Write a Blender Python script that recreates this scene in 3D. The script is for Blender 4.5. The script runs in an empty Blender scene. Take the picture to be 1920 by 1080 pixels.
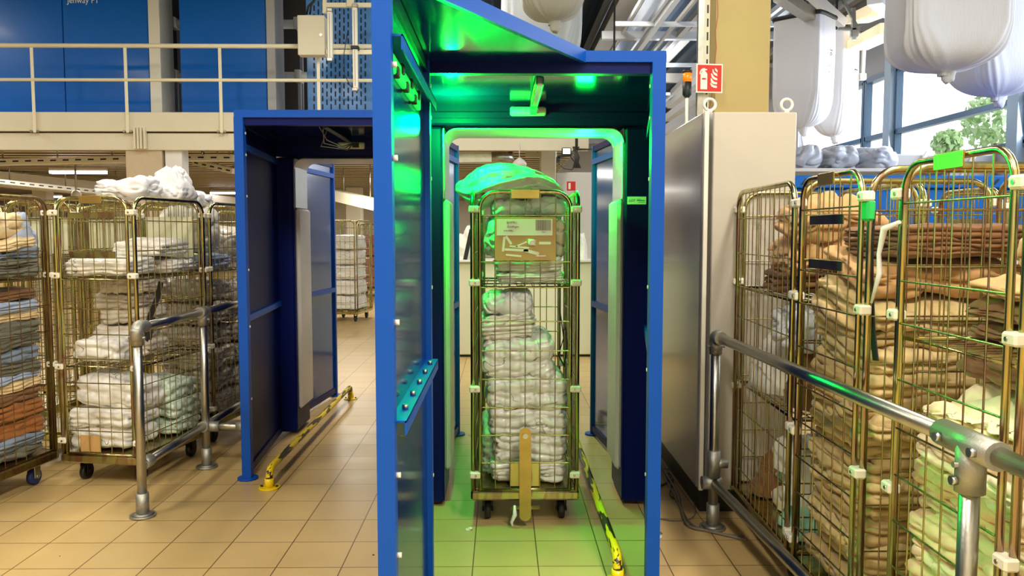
import bpy, math, random
from mathutils import Vector, Matrix, Euler, noise
R = math.radians
PI = math.pi
col = bpy.context.scene.collection
scn = bpy.context.scene

# ------------------------------------------------------------------ camera
F = 1480.0
H = 1.526
PITCH = math.atan(103 / F)
YAW = -math.atan(18 / F)
ROT = Euler((PI / 2 - PITCH, 0, YAW)).to_matrix()
cam_d = bpy.data.cameras.new('camera')
cam_d.sensor_width = 36
cam_d.lens = 36 * F / 1920
cam_d.clip_end = 200
cam = bpy.data.objects.new('camera', cam_d)
cam.location = (0, 0, H)
cam.rotation_euler = Euler((PI / 2 - PITCH, 0, YAW))
col.objects.link(cam)
scn.camera = cam


def ray(px, py):
    return ROT @ Vector(((px - 960) / F, (540 - py) / F, -1))


def at(px, py, Y):            # where pixel lies on the plane at depth Y
    d = ray(px, py)
    return Vector((0, 0, H)) + d * (Y / d.y)


def flo(px, py, z=0.0):       # where pixel lies on a horizontal plane
    d = ray(px, py)
    return Vector((0, 0, H)) + d * ((z - H) / d.z)


# ------------------------------------------------------------------ materials
def sr(r, g, b):
    def f(c):
        c /= 255
        return c / 12.92 if c <= .04045 else ((c + .055) / 1.055) ** 2.4
    return (f(r), f(g), f(b), 1)


MATS = {}


def mat(name, colr, rough=.5, metal=0., var=0., vscale=8., bump=0., bscale=60., coat=0., emit=None, estr=0.,
        spec=.5, sheen=0., trans=0., stretch=None, detail=4, subs=0.):
    if name in MATS:
        return MATS[name]
    m = bpy.data.materials.new(name)
    m.use_nodes = True
    nt = m.node_tree
    b = nt.nodes['Principled BSDF']
    b.inputs['Base Color'].default_value = colr
    b.inputs['Roughness'].default_value = rough
    b.inputs['Metallic'].default_value = metal
    b.inputs['Coat Weight'].default_value = coat
    b.inputs['Coat Roughness'].default_value = .12
    b.inputs['Specular IOR Level'].default_value = spec
    b.inputs['Sheen Weight'].default_value = sheen
    b.inputs['Transmission Weight'].default_value = trans
    if subs:
        b.inputs['Subsurface Weight'].default_value = subs
        b.inputs['Subsurface Scale'].default_value = .02
    if emit:
        b.inputs['Emission Color'].default_value = emit
        b.inputs['Emission Strength'].default_value = estr
    L = nt.links
    if var or bump:
        tc = nt.nodes.new('ShaderNodeTexCoord')
        mp = nt.nodes.new('ShaderNodeMapping')
        L.new(tc.outputs['Object'], mp.inputs['Vector'])
        if stretch:
            mp.inputs['Scale'].default_value = stretch
    if var:
        n = nt.nodes.new('ShaderNodeTexNoise')
        n.inputs['Scale'].default_value = vscale
        n.inputs['Detail'].default_value = detail
        L.new(mp.outputs['Vector'], n.inputs['Vector'])
        mr = nt.nodes.new('ShaderNodeMapRange')
        mr.inputs['From Min'].default_value = .3
        mr.inputs['From Max'].default_value = .7
        mr.inputs['To Min'].default_value = 1 - var
        mr.inputs['To Max'].default_value = 1 + var
        L.new(n.outputs['Fac'], mr.inputs['Value'])
        hs = nt.nodes.new('ShaderNodeHueSaturation')
        hs.inputs['Color'].default_value = colr
        L.new(mr.outputs['Result'], hs.inputs['Value'])
        L.new(hs.outputs['Color'], b.inputs['Base Color'])
    if bump:
        n2 = nt.nodes.new('ShaderNodeTexNoise')
        n2.inputs['Scale'].default_value = bscale
        n2.inputs['Detail'].default_value = detail
        L.new(mp.outputs['Vector'], n2.inputs['Vector'])
        bp = nt.nodes.new('ShaderNodeBump')
        bp.inputs['Strength'].default_value = bump
        bp.inputs['Distance'].default_value = .01
        L.new(n2.outputs['Fac'], bp.inputs['Height'])
        L.new(bp.outputs['Normal'], b.inputs['Normal'])
    MATS[name] = m
    return m


def wrap_mat(name, colr, mark=None, rough=.28, ridge=1., scale=12.):
    """linen packed in clear film: ridged crease bump, glossy coat, optional dark stripe print"""
    m = mat(name, colr, rough=.55, coat=.65)
    nt = m.node_tree
    L = nt.links
    b = nt.nodes['Principled BSDF']
    b.inputs['Coat Roughness'].default_value = .16
    tc = nt.nodes.new('ShaderNodeTexCoord')
    oi = nt.nodes.new('ShaderNodeObjectInfo')
    ad = nt.nodes.new('ShaderNodeVectorMath')
    ad.operation = 'MULTIPLY_ADD'
    ad.inputs[1].default_value = (1, 1, 1)
    L.new(tc.outputs['Object'], ad.inputs[0])
    sc = nt.nodes.new('ShaderNodeVectorMath')
    sc.operation = 'SCALE'
    sc.inputs[0].default_value = (7, 3, 5)
    L.new(oi.outputs['Random'], sc.inputs['Scale'])
    L.new(sc.outputs[0], ad.inputs[2])
    n1 = nt.nodes.new('ShaderNodeTexNoise')
    n1.noise_type = 'RIDGED_MULTIFRACTAL'
    n1.inputs['Scale'].default_value = scale
    n1.inputs['Detail'].default_value = 3
    L.new(ad.outputs[0], n1.inputs['Vector'])
    bp = nt.nodes.new('ShaderNodeBump')
    bp.inputs['Strength'].default_value = ridge
    bp.inputs['Distance'].default_value = .018
    L.new(n1.outputs['Fac'], bp.inputs['Height'])
    L.new(bp.outputs['Normal'], b.inputs['Normal'])
    L.new(bp.outputs['Normal'], b.inputs['Coat Normal'])
    if mark:
        n3 = nt.nodes.new('ShaderNodeTexNoise')
        n3.inputs['Scale'].default_value = 7
        n3.inputs['Detail'].default_value = 2
        L.new(ad.outputs[0], n3.inputs['Vector'])
        r = nt.nodes.new('ShaderNodeValToRGB')
        r.color_ramp.elements[0].position = .5
        r.color_ramp.elements[1].position = .512
        e = r.color_ramp.elements.new(.524)
        r.color_ramp.elements[0].color = (0, 0, 0, 1)
        r.color_ramp.elements[1].color = (1, 1, 1, 1)
        e.color = (0, 0, 0, 1)
        n4 = nt.nodes.new('ShaderNodeTexNoise')
        n4.inputs['Scale'].default_value = 5
        L.new(ad.outputs[0], n4.inputs['Vector'])
        r4 = nt.nodes.new('ShaderNodeValToRGB')
        r4.color_ramp.elements[0].position = .55
        r4.color_ramp.elements[1].position = .6
        L.new(n4.outputs['Fac'], r4.inputs['Fac'])
        mu = nt.nodes.new('ShaderNodeMath')
        mu.operation = 'MULTIPLY'
        L.new(n3.outputs['Fac'], r.inputs['Fac'])
        L.new(r.outputs['Color'], mu.inputs[0])
        L.new(r4.outputs['Color'], mu.inputs[1])
        mx = nt.nodes.new('ShaderNodeMix')
        mx.data_type = 'RGBA'
        mx.inputs['A'].default_value = colr
        mx.inputs['B'].default_value = mark
        L.new(mu.outputs[0], mx.inputs['Factor'])
        L.new(mx.outputs['Result'], b.inputs['Base Color'])
    return m


def zinc_mat(name, stops, rough=.3):
    """yellow passivated zinc: metal with drifting interference tints"""
    m = mat(name, (.7, .6, .35, 1), rough=rough, metal=1.)
    nt = m.node_tree
    L = nt.links
    b = nt.nodes['Principled BSDF']
    tc = nt.nodes.new('ShaderNodeTexCoord')
    mp = nt.nodes.new('ShaderNodeMapping')
    mp.inputs['Scale'].default_value = (9, 9, 2.2)
    L.new(tc.outputs['Object'], mp.inputs['Vector'])
    n = nt.nodes.new('ShaderNodeTexNoise')
    n.inputs['Scale'].default_value = 1.6
    n.inputs['Detail'].default_value = 2
    L.new(mp.outputs['Vector'], n.inputs['Vector'])
    r = nt.nodes.new('ShaderNodeValToRGB')
    while len(r.color_ramp.elements) < len(stops):
        r.color_ramp.elements.new(.5)
    for e, (p, c) in zip(r.color_ramp.elements, stops):
        e.position = p
        e.color = c
    L.new(n.outputs['Fac'], r.inputs['Fac'])
    L.new(r.outputs['Color'], b.inputs['Base Color'])
    return m


M = {}
M['blue'] = mat('blue_paint', sr(2, 74, 170), .42, spec=.25)
M['navy'] = mat('navy_gloss', sr(3, 18, 84), .42, spec=.15)
M['forward_blue'] = mat('forward_wing_blue', sr(3, 40, 104), .12, spec=.16)
M['navy_wing'] = mat('navy_wing', sr(3, 20, 84), .34, spec=.04)
M['navy_gloss'] = mat('navy_mirror_gloss', sr(3, 32, 98), .1, spec=.28)
M['navy_gloss'].node_tree.nodes['Principled BSDF'].inputs['Coat Roughness'].default_value = .03
M['zinc'] = zinc_mat('yellow_zinc', [(.3, sr(172, 162, 114)), (.42, sr(194, 178, 112)), (.5, sr(178, 186, 126)),
                                     (.57, sr(166, 132, 110)), (.68, sr(176, 164, 118))], .26)
M['zinc_dark'] = zinc_mat('dulled_zinc', [(.3, sr(128, 118, 76)), (.45, sr(146, 130, 80)), (.55, sr(126, 98, 72)), (.7, sr(136, 122, 84))], .36)
M['galv'] = mat('galvanised_steel', sr(178, 176, 166), .32, 1., var=.12, vscale=14, bump=.05, bscale=90)
M['cast'] = mat('cast_fitting', sr(170, 168, 158), .5, .85, bump=.15, bscale=120)
M['steel'] = mat('brushed_steel', sr(190, 192, 196), .28, 1., var=.06, vscale=20)
M['white_plastic'] = mat('white_plastic', sr(236, 230, 212), .4)
M['rear_blue'] = mat('rear_wing_blue', sr(6, 62, 138), .12, spec=.35)
M['clad'] = mat('white_cladding', sr(214, 210, 206), .38, var=.03, vscale=3)
M['cream'] = mat('cream_paint', sr(218, 211, 188), .45, var=.03, vscale=2)
M['cream_rail'] = mat('cream_rail_paint', sr(232, 224, 196), .35)
M['cabinet'] = mat('cabinet_grey', sr(192, 184, 170), .3, var=.02, vscale=2, bump=.04, bscale=300, coat=.2)
M['cab_side'] = mat('cabinet_side_grey', sr(176, 174, 170), .2, .35, bump=.03, bscale=300, coat=.2)
M['yellow_col'] = mat('yellow_cream_paint', sr(190, 168, 106), .5, var=.04, vscale=3)
M['black'] = mat('black_rubber', sr(22, 22, 22), .5)
M['dark'] = mat('dark_metal', sr(38, 40, 44), .45, .4)
M['yellow'] = None
M['tyre_blue'] = mat('blue_tyre', sr(30, 48, 100), .5)
M['belt'] = mat('webbing_black', sr(28, 26, 26), .8, bump=.2, bscale=400)
M['card'] = mat('cardboard', sr(198, 158, 98), .75, var=.08, vscale=18)
M['card_old'] = mat('card_with_residue', sr(196, 156, 98), .7)
M['sheet_label'] = mat('label_paper', sr(236, 236, 214), .6)
M['ink'] = mat('black_ink', sr(24, 26, 26), .7)
M['ink_soft'] = mat('faded_ink', sr(96, 110, 92), .7)
M['white'] = mat('white_print', sr(240, 240, 238), .5)
M['red'] = mat('sign_red', sr(212, 44, 28), .45)
M['sign_white'] = mat('sign_white', sr(246, 242, 222), .45)
M['orange'] = mat('amber_lens', sr(255, 130, 16), .25, emit=sr(255, 120, 10), estr=.35)
M['tube'] = mat('lit_tube', (1, 1, 1, 1), .3, emit=(1, .93, 1, 1), estr=9)
M['green_led'] = mat('green_led', sr(20, 200, 60), .4, emit=(.01, .8, .1, 1), estr=.9)
M['bag'] = mat('bag_cloth', sr(196, 200, 212), .85, bump=.25, bscale=30, sheen=.2, stretch=(3, 3, .4), subs=0)
M['bag_white'] = mat('bag_cloth_white', sr(232, 234, 242), .85, bump=.25, bscale=30, sheen=.2, stretch=(3, 3, .4))
M['bag_grey'] = mat('bag_cloth_grey', sr(176, 170, 166), .85, bump=.25, bscale=30, sheen=.2, stretch=(3, 3, .4))
M['alu'] = mat('white_aluminium', sr(232, 228, 214), .35, .1)
M['mezz_blue'] = mat('machine_blue', sr(0, 98, 196), .34, coat=.1, spec=.3, var=.05, vscale=1.5)
M['mezz_light'] = mat('machine_light_blue', sr(70, 138, 214), .35, coat=.2)
M['slot'] = mat('slot_dark', sr(16, 34, 62), .6)
M['ceil_mezz'] = mat('deck_sheet', sr(190, 182, 160), .45, .1)
M['roof'] = mat('roof_sheet', sr(66, 82, 104), .3, .35)
M['roof_beam'] = mat('roof_beam_grey', sr(160, 156, 150), .5)
M['roof_white'] = mat('roof_rail_white', sr(214, 218, 226), .4, .2)
M['wall'] = mat('wall_cream', sr(222, 214, 196), .8)
M['mullion'] = mat('mullion_blue_grey', sr(84, 112, 140), .4, .2)
M['mull_light'] = mat('mullion_pale', sr(150, 170, 190), .4, .2)
M['grey_panel'] = mat('grey_panel', sr(176, 176, 180), .5)
M['leaf'] = mat('leaf_green', sr(176, 206, 150), .6)
M['bark'] = mat('bark', sr(140, 120, 96), .9, var=.2, vscale=12)
M['cable'] = mat('grey_cable', sr(120, 110, 96), .5)
M['cable_dark'] = mat('dark_cable', sr(52, 48, 44), .5)
M['red_wire'] = mat('red_wire', sr(170, 70, 50), .5)
M['paper'] = mat('paper_scrap', sr(232, 230, 220), .8)
# cloths
M['pack'] = wrap_mat('white_linen_in_film', sr(238, 236, 230), mark=sr(40, 48, 60))
M['pack_plain'] = wrap_mat('plain_linen_in_film', sr(236, 232, 222))
M['pack_grey'] = wrap_mat('grey_linen_in_film', sr(206, 196, 180), ridge=1., scale=11)
M['pack_mint'] = wrap_mat('mint_linen_in_film', sr(206, 224, 206), mark=sr(60, 90, 80))
M['grey_film'] = wrap_mat('grey_film_bag', sr(170, 176, 190), ridge=.8, scale=6)
M['sack'] = wrap_mat('sack_cloth', sr(232, 230, 222), ridge=1., scale=16)
M['film'] = wrap_mat('white_film_bag', sr(238, 238, 242), ridge=.8, scale=6)


def cloth(name, c, scale=26, b=.35, var=.1):
    return mat(name, c, .9, var=var, vscale=9, bump=b, bscale=scale, sheen=.25, spec=.2)


M['towel_white'] = cloth('white_towel', sr(236, 232, 220))
M['towel_mint'] = cloth('mint_towel', sr(168, 222, 190))
M['cream_blanket'] = cloth('cream_blanket', sr(240, 216, 168), 16)
M['pale_blanket'] = cloth('pale_cream_blanket', sr(244, 230, 190), 16)
M['tan'] = cloth('tan_blanket', sr(202, 158, 106), 16)
M['tan_dark'] = cloth('brown_blanket', sr(136, 96, 60), 18)
M['olive'] = cloth('olive_tan_blanket', sr(208, 182, 128), 16)
M['olive_dark'] = cloth('darker_olive_blanket', sr(188, 160, 108), 16)
M['brown'] = cloth('rust_brown_blanket', sr(166, 104, 48), 18)
M['grey_blanket'] = cloth('grey_green_blanket', sr(116, 116, 100), 22)
M['blue_grey'] = cloth('blue_grey_blanket', sr(132, 148, 168), 22)
M['blue_white'] = cloth('blue_white_cloth', sr(176, 192, 222), 30)
M['pink'] = cloth('dusty_pink_cloth', sr(190, 138, 132), 30)


def yellow_worn():
    m = mat('worn_yellow_paint', sr(240, 206, 20), .4)
    nt = m.node_tree
    L = nt.links
    b = nt.nodes['Principled BSDF']
    tc = nt.nodes.new('ShaderNodeTexCoord')
    mp = nt.nodes.new('ShaderNodeMapping')
    mp.inputs['Scale'].default_value = (14, 1.6, 14)
    n = nt.nodes.new('ShaderNodeTexNoise')
    n.inputs['Scale'].default_value = 2.6
    n.inputs['Detail'].default_value = 6
    r = nt.nodes.new('ShaderNodeValToRGB')
    r.color_ramp.elements[0].position = .5
    r.color_ramp.elements[0].color = sr(238, 204, 18)
    r.color_ramp.elements[1].position = .53
    r.color_ramp.elements[1].color = sr(48, 40, 26)
    L.new(tc.outputs['Object'], mp.inputs['Vector'])
    L.new(mp.outputs['Vector'], n.inputs['Vector'])
    L.new(n.outputs['Fac'], r.inputs['Fac'])
    L.new(r.outputs['Color'], b.inputs['Base Color'])
    return m


M['yellow_worn'] = yellow_worn()
M['yellow'] = mat('yellow_paint', sr(244, 210, 16), .35)
M['tongue'] = mat('brassy_plate', sr(188, 160, 92), .36, .85, var=.12, vscale=10)


def floor_mat():
    m = mat('floor_tiles', sr(214, 182, 124), .25)
    nt = m.node_tree
    L = nt.links
    b = nt.nodes['Principled BSDF']
    tc = nt.nodes.new('ShaderNodeTexCoord')
    mp = nt.nodes.new('ShaderNodeMapping')
    x0 = flo(1011.1, 1080).x
    y0 = flo(960, 1014.4).y
    mp.inputs['Location'].default_value = (-x0 + .3 * 100, -y0 + .3 * 20, 0)
    L.new(tc.outputs['Object'], mp.inputs['Vector'])
    br = nt.nodes.new('ShaderNodeTexBrick')
    br.offset = 0
    br.squash = 1
    br.inputs['Scale'].default_value = 1
    br.inputs['Brick Width'].default_value = .3
    br.inputs['Row Height'].default_value = .3
    br.inputs['Mortar Size'].default_value = .0028
    br.inputs['Mortar Smooth'].default_value = .1
    br.inputs['Color1'].default_value = sr(196, 166, 110)
    br.inputs['Color2'].default_value = sr(204, 174, 117)
    br.inputs['Mortar'].default_value = sr(104, 78, 44)
    L.new(mp.outputs['Vector'], br.inputs['Vector'])
    n = nt.nodes.new('ShaderNodeTexNoise')
    n.inputs['Scale'].default_value = 3
    n.inputs['Detail'].default_value = 6
    L.new(tc.outputs['Object'], n.inputs['Vector'])
    mr = nt.nodes.new('ShaderNodeMapRange')
    mr.inputs['To Min'].default_value = .84
    mr.inputs['To Max'].default_value = 1.12
    L.new(n.outputs['Fac'], mr.inputs['Value'])
    hs = nt.nodes.new('ShaderNodeHueSaturation')
    L.new(br.outputs['Color'], hs.inputs['Color'])
    L.new(mr.outputs['Result'], hs.inputs['Value'])
    L.new(hs.outputs['Color'], b.inputs['Base Color'])
    rr = nt.nodes.new('ShaderNodeMapRange')
    rr.inputs['To Min'].default_value = .22
    rr.inputs['To Max'].default_value = .42
    L.new(n.outputs['Fac'], rr.inputs['Value'])
    L.new(rr.outputs['Result'], b.inputs['Roughness'])
    bp = nt.nodes.new('ShaderNodeBump')
    bp.invert = True
    bp.inputs['Strength'].default_value = .4
    bp.inputs['Distance'].default_value = .002
    L.new(br.outputs['Fac'], bp.inputs['Height'])
    L.new(bp.outputs['Normal'], b.inputs['Normal'])
    return m


M['floor'] = floor_mat()


def glass_mat():
    m = bpy.data.materials.new('window_glass')
    m.use_nodes = True
    nt = m.node_tree
    nt.nodes.clear()
    o = nt.nodes.new('ShaderNodeOutputMaterial')
    t = nt.nodes.new('ShaderNodeBsdfTransparent')
    g = nt.nodes.new('ShaderNodeBsdfGlossy')
    g.inputs['Roughness'].default_value = .02
    mx = nt.nodes.new('ShaderNodeMixShader')
    mx.inputs[0].default_value = .06
    nt.links.new(t.outputs[0], mx.inputs[1])
    nt.links.new(g.outputs[0], mx.inputs[2])
    nt.links.new(mx.outputs[0], o.inputs[0])
    return m


M['glass'] = glass_mat()


# ------------------------------------------------------------------ mesh builder
class MB:
    def __init__(self):
        self.v = []
        self.f = []
        self.sm = []

    def add(self, verts, faces, smooth=False):
        o = len(self.v)
        self.v += [Vector(p) for p in verts]
        for f in faces:
            self.f.append([i + o for i in f])
            self.sm.append(smooth)
        return self

    def box(self, c, s, rz=0, bev=0, rot=None):
        x, y, z = s[0] / 2, s[1] / 2, s[2] / 2
        m = rot if rot is not None else Matrix.Rotation(rz, 3, 'Z')
        c = Vector(c)
        if bev <= 0:
            p = [(-x, -y, -z), (x, -y, -z), (x, y, -z), (-x, y, -z), (-x, -y, z), (x, -y, z), (x, y, z), (-x, y, z)]
            return self.add([c + m @ Vector(q) for q in p],
                            [(0, 3, 2, 1), (4, 5, 6, 7), (0, 1, 5, 4), (1, 2, 6, 5), (2, 3, 7, 6), (3, 0, 4, 7)])
        b = min(bev, x * .9, y * .9, z * .9)
        vs = []
        idx = {}
        for sx in (-1, 1):
            for sy in (-1, 1):
                for sz in (-1, 1):
                    for ax in range(3):
                        q = [sx * (x - b), sy * (y - b), sz * (z - b)]
                        q[ax] = (sx * x, sy * y, sz * z)[ax]
                        idx[(sx, sy, sz, ax)] = len(vs)
                        vs.append(c + m @ Vector(q))
        fs = []
        I = idx
        for s_ in (-1, 1):
            fs.append([I[(s_, -1, -1, 0)], I[(s_, 1, -1, 0)], I[(s_, 1, 1, 0)], I[(s_, -1, 1, 0)]][::s_])
            fs.append([I[(-1, s_, -1, 1)], I[(-1, s_, 1, 1)], I[(1, s_, 1, 1)], I[(1, s_, -1, 1)]][::s_])
            fs.append([I[(-1, -1, s_, 2)], I[(1, -1, s_, 2)], I[(1, 1, s_, 2)], I[(-1, 1, s_, 2)]][::s_])
        for a in (-1, 1):
            for d in (-1, 1):
                fs.append([I[(a, d, -1, 0)], I[(a, d, 1, 0)], I[(a, d, 1, 1)], I[(a, d, -1, 1)]])
                fs.append([I[(a, -1, d, 0)], I[(a, 1, d, 0)], I[(a, 1, d, 2)], I[(a, -1, d, 2)]])
                fs.append([I[(-1, a, d, 1)], I[(1, a, d, 1)], I[(1, a, d, 2)], I[(-1, a, d, 2)]])
        for sx in (-1, 1):
            for sy in (-1, 1):
                for sz in (-1, 1):
                    fs.append([I[(sx, sy, sz, 0)], I[(sx, sy, sz, 1)], I[(sx, sy, sz, 2)]])
        return self.add(vs, fs)

    def bar(self, a, b, w, h, up=(0, 0, 1)):
        """rectangular bar from a to b: w across, h along up"""
        a, b = Vector(a), Vector(b)
        d = (b - a)
        L = d.length
        d.normalize()
        u = Vector(up)
        s = d.cross(u)
        if s.length < 1e-4:
            s = d.cross(Vector((1, 0, 0)))
        s.normalize()
        u = s.cross(d)
        m = Matrix((s, d, u)).transposed()
        return self.box((a + b) / 2, (w, L, h), rot=m)

    def tube(self, pts, r, n=8, caps=True, closed=False):
        pts = [Vector(p) for p in pts]
        k = len(pts)
        rings = []
        prev = None
        for i, p in enumerate(pts):
            if closed:
                d = (pts[(i + 1) % k] - pts[i - 1])
            else:
                d = pts[min(i + 1, k - 1)] - pts[max(i - 1, 0)]
            d.normalize()
            if prev is None:
                s = d.cross(Vector((0, 0, 1)))
                if s.length < 1e-3:
                    s = d.cross(Vector((0, 1, 0)))
            else:
                s = prev - d * prev.dot(d)
            s.normalize()
            prev = s
            u = d.cross(s)
            rr = r[i] if isinstance(r, (list, tuple)) else r
            rings.append([p + (s * math.cos(2 * PI * j / n) + u * math.sin(2 * PI * j / n)) * rr for j in range(n)])
        vs = [q for g in rings for q in g]
        fs = []
        for i in range(k if closed else k - 1):
            a, b = i * n, ((i + 1) % k) * n
            for j in range(n):
                fs.append((a + j, a + (j + 1) % n, b + (j + 1) % n, b + j))
        self.add(vs, fs, True)
        if caps and not closed:
            o = len(self.v) - len(vs)
            self.f.append([o + j for j in range(n)][::-1])
            self.sm.append(False)
            self.f.append([o + (k - 1) * n + j for j in range(n)])
            self.sm.append(False)
        return self

    def grid(self, rows, closed_u=False, smooth=True):
        nr, nc = len(rows), len(rows[0])
        vs = [p for r in rows for p in r]
        fs = []
        for i in range(nr - 1):
            for j in range(nc if closed_u else nc - 1):
                fs.append((i * nc + j, i * nc + (j + 1) % nc, (i + 1) * nc + (j + 1) % nc, (i + 1) * nc + j))
        return self.add(vs, fs, smooth)

    def prism(self, outline, t, m):
        """2d outline extruded by t, matrix m places it (x,y outline, z thickness)"""
        n = len(outline)
        vs = [m @ Vector((x, y, 0)) for x, y in outline] + [m @ Vector((x, y, t)) for x, y in outline]
        fs = [tuple(range(n))[::-1], tuple(range(n, 2 * n))]
        for i in range(n):
            j = (i + 1) % n
            fs.append((i, j, n + j, n + i))
        return self.add(vs, fs)

    def xf(self, m):
        self.v = [m @ p for p in self.v]
        return self

    def mesh(self, name, material):
        me = bpy.data.meshes.new(name)
        me.from_pydata([tuple(p) for p in self.v], [], self.f)
        me.polygons.foreach_set('use_smooth', self.sm)
        me.materials.append(material)
        me.validate()
        me.update()
        return me

    def build(self, name, material, parent=None, label=None):
        if parent is not None and parent.get('_w'):
            o = parent
            org = Vector(o['_w'])
            self.v = [p - org for p in self.v]
        me = self.mesh(name, material)
        ob = bpy.data.objects.new(name, me)
        col.objects.link(ob)
        if parent is not None:
            ob.parent = parent
            if parent.get('_w'):
                pass
        if label:
            ob['label'] = label
        return ob


def sub(parent, mb, name, material, root=None, label=None):
    """sub-part: mesh coordinates are those of the root thing"""
    if root is not None and root.get('_w'):
        org = Vector(root['_w'])
        mb.v = [p - org for p in mb.v]
    ob = bpy.data.objects.new(name, mb.mesh(name, material))
    col.objects.link(ob)
    ob.parent = parent
    if label:
        ob['label'] = label
    return ob


def thing(name, label, cat, loc=(0, 0, 0), rz=0, group=None, world=True):
    o = bpy.data.objects.new(name, None)
    o.empty_display_size = .1
    col.objects.link(o)
    o.location = loc
    o.rotation_euler = (0, 0, rz)
    o['label'] = label
    o['category'] = cat
    if group:
        o['group'] = group
    if world and rz == 0:
        o['_w'] = tuple(loc)
    return o


def solo(name, mb, material, label=None, cat=None, group=None, kind=None, base=None):
    """thing of one mesh in world coordinates, origin moved to its base"""
    if base is None:
        xs = [p.x for p in mb.v]
        ys = [p.y for p in mb.v]
        zs = [p.z for p in mb.v]
        base = Vector(((min(xs) + max(xs)) / 2, (min(ys) + max(ys)) / 2, min(zs)))
    base = Vector(base)
    mb.v = [p - base for p in mb.v]
    ob = bpy.data.objects.new(name, mb.mesh(name, material))
    ob.location = base
    col.objects.link(ob)
    if label:
        ob['label'] = label
        ob['category'] = cat
    if group:
        ob['group'] = group
    if kind:
        ob['kind'] = kind
    return ob


def struct(name, mb, material, parent=None):
    if parent is not None:
        return sub(parent, mb, name, material)
    ob = bpy.data.objects.new(name, mb.mesh(name, material))
    col.objects.link(ob)
    ob['kind'] = 'structure'
    return ob


def text(s, size, m, parent, name, matrix, ext=.0005, align='CENTER', sx=1., shear=0.):
    c = bpy.data.curves.new(name, 'FONT')
    c.body = s
    c.size = size
    c.extrude = ext
    c.align_x = align
    c.align_y = 'CENTER'
    c.shear = shear
    c.materials.append(m)
    tmp = bpy.data.objects.new(name, c)
    col.objects.link(tmp)
    bpy.context.view_layer.update()
    me = bpy.data.meshes.new_from_object(tmp.evaluated_get(bpy.context.evaluated_depsgraph_get()))
    bpy.data.objects.remove(tmp)
    me.transform(matrix @ Matrix.Diagonal((sx, 1, 1, 1)))
    o = bpy.data.objects.new(name, me)
    col.objects.link(o)
    o.parent = parent
    return o


def frontal(p):               # text matrix facing the camera (-Y)
    return Matrix.Translation(p) @ Matrix.Rotation(PI / 2, 4, 'X')


def arc(c, r, a0, a1, n, ax='xz'):
    out = []
    for i in range(n + 1):
        a = a0 + (a1 - a0) * i / n
        if ax == 'xz':
            out.append(Vector((c[0] + r * math.cos(a), c[1], c[2] + r * math.sin(a))))
        else:
            out.append(Vector((c[0], c[1] + r * math.cos(a), c[2] + r * math.sin(a))))
    return out


# ------------------------------------------------------------------ soft goods
def fbm(p, s, seed, o=3):
    return noise.fractal(Vector((p.x * s + seed * 3.7, p.y * s - seed * 1.9, p.z * s + seed * .77)), 1.0, 2.0, o)


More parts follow.
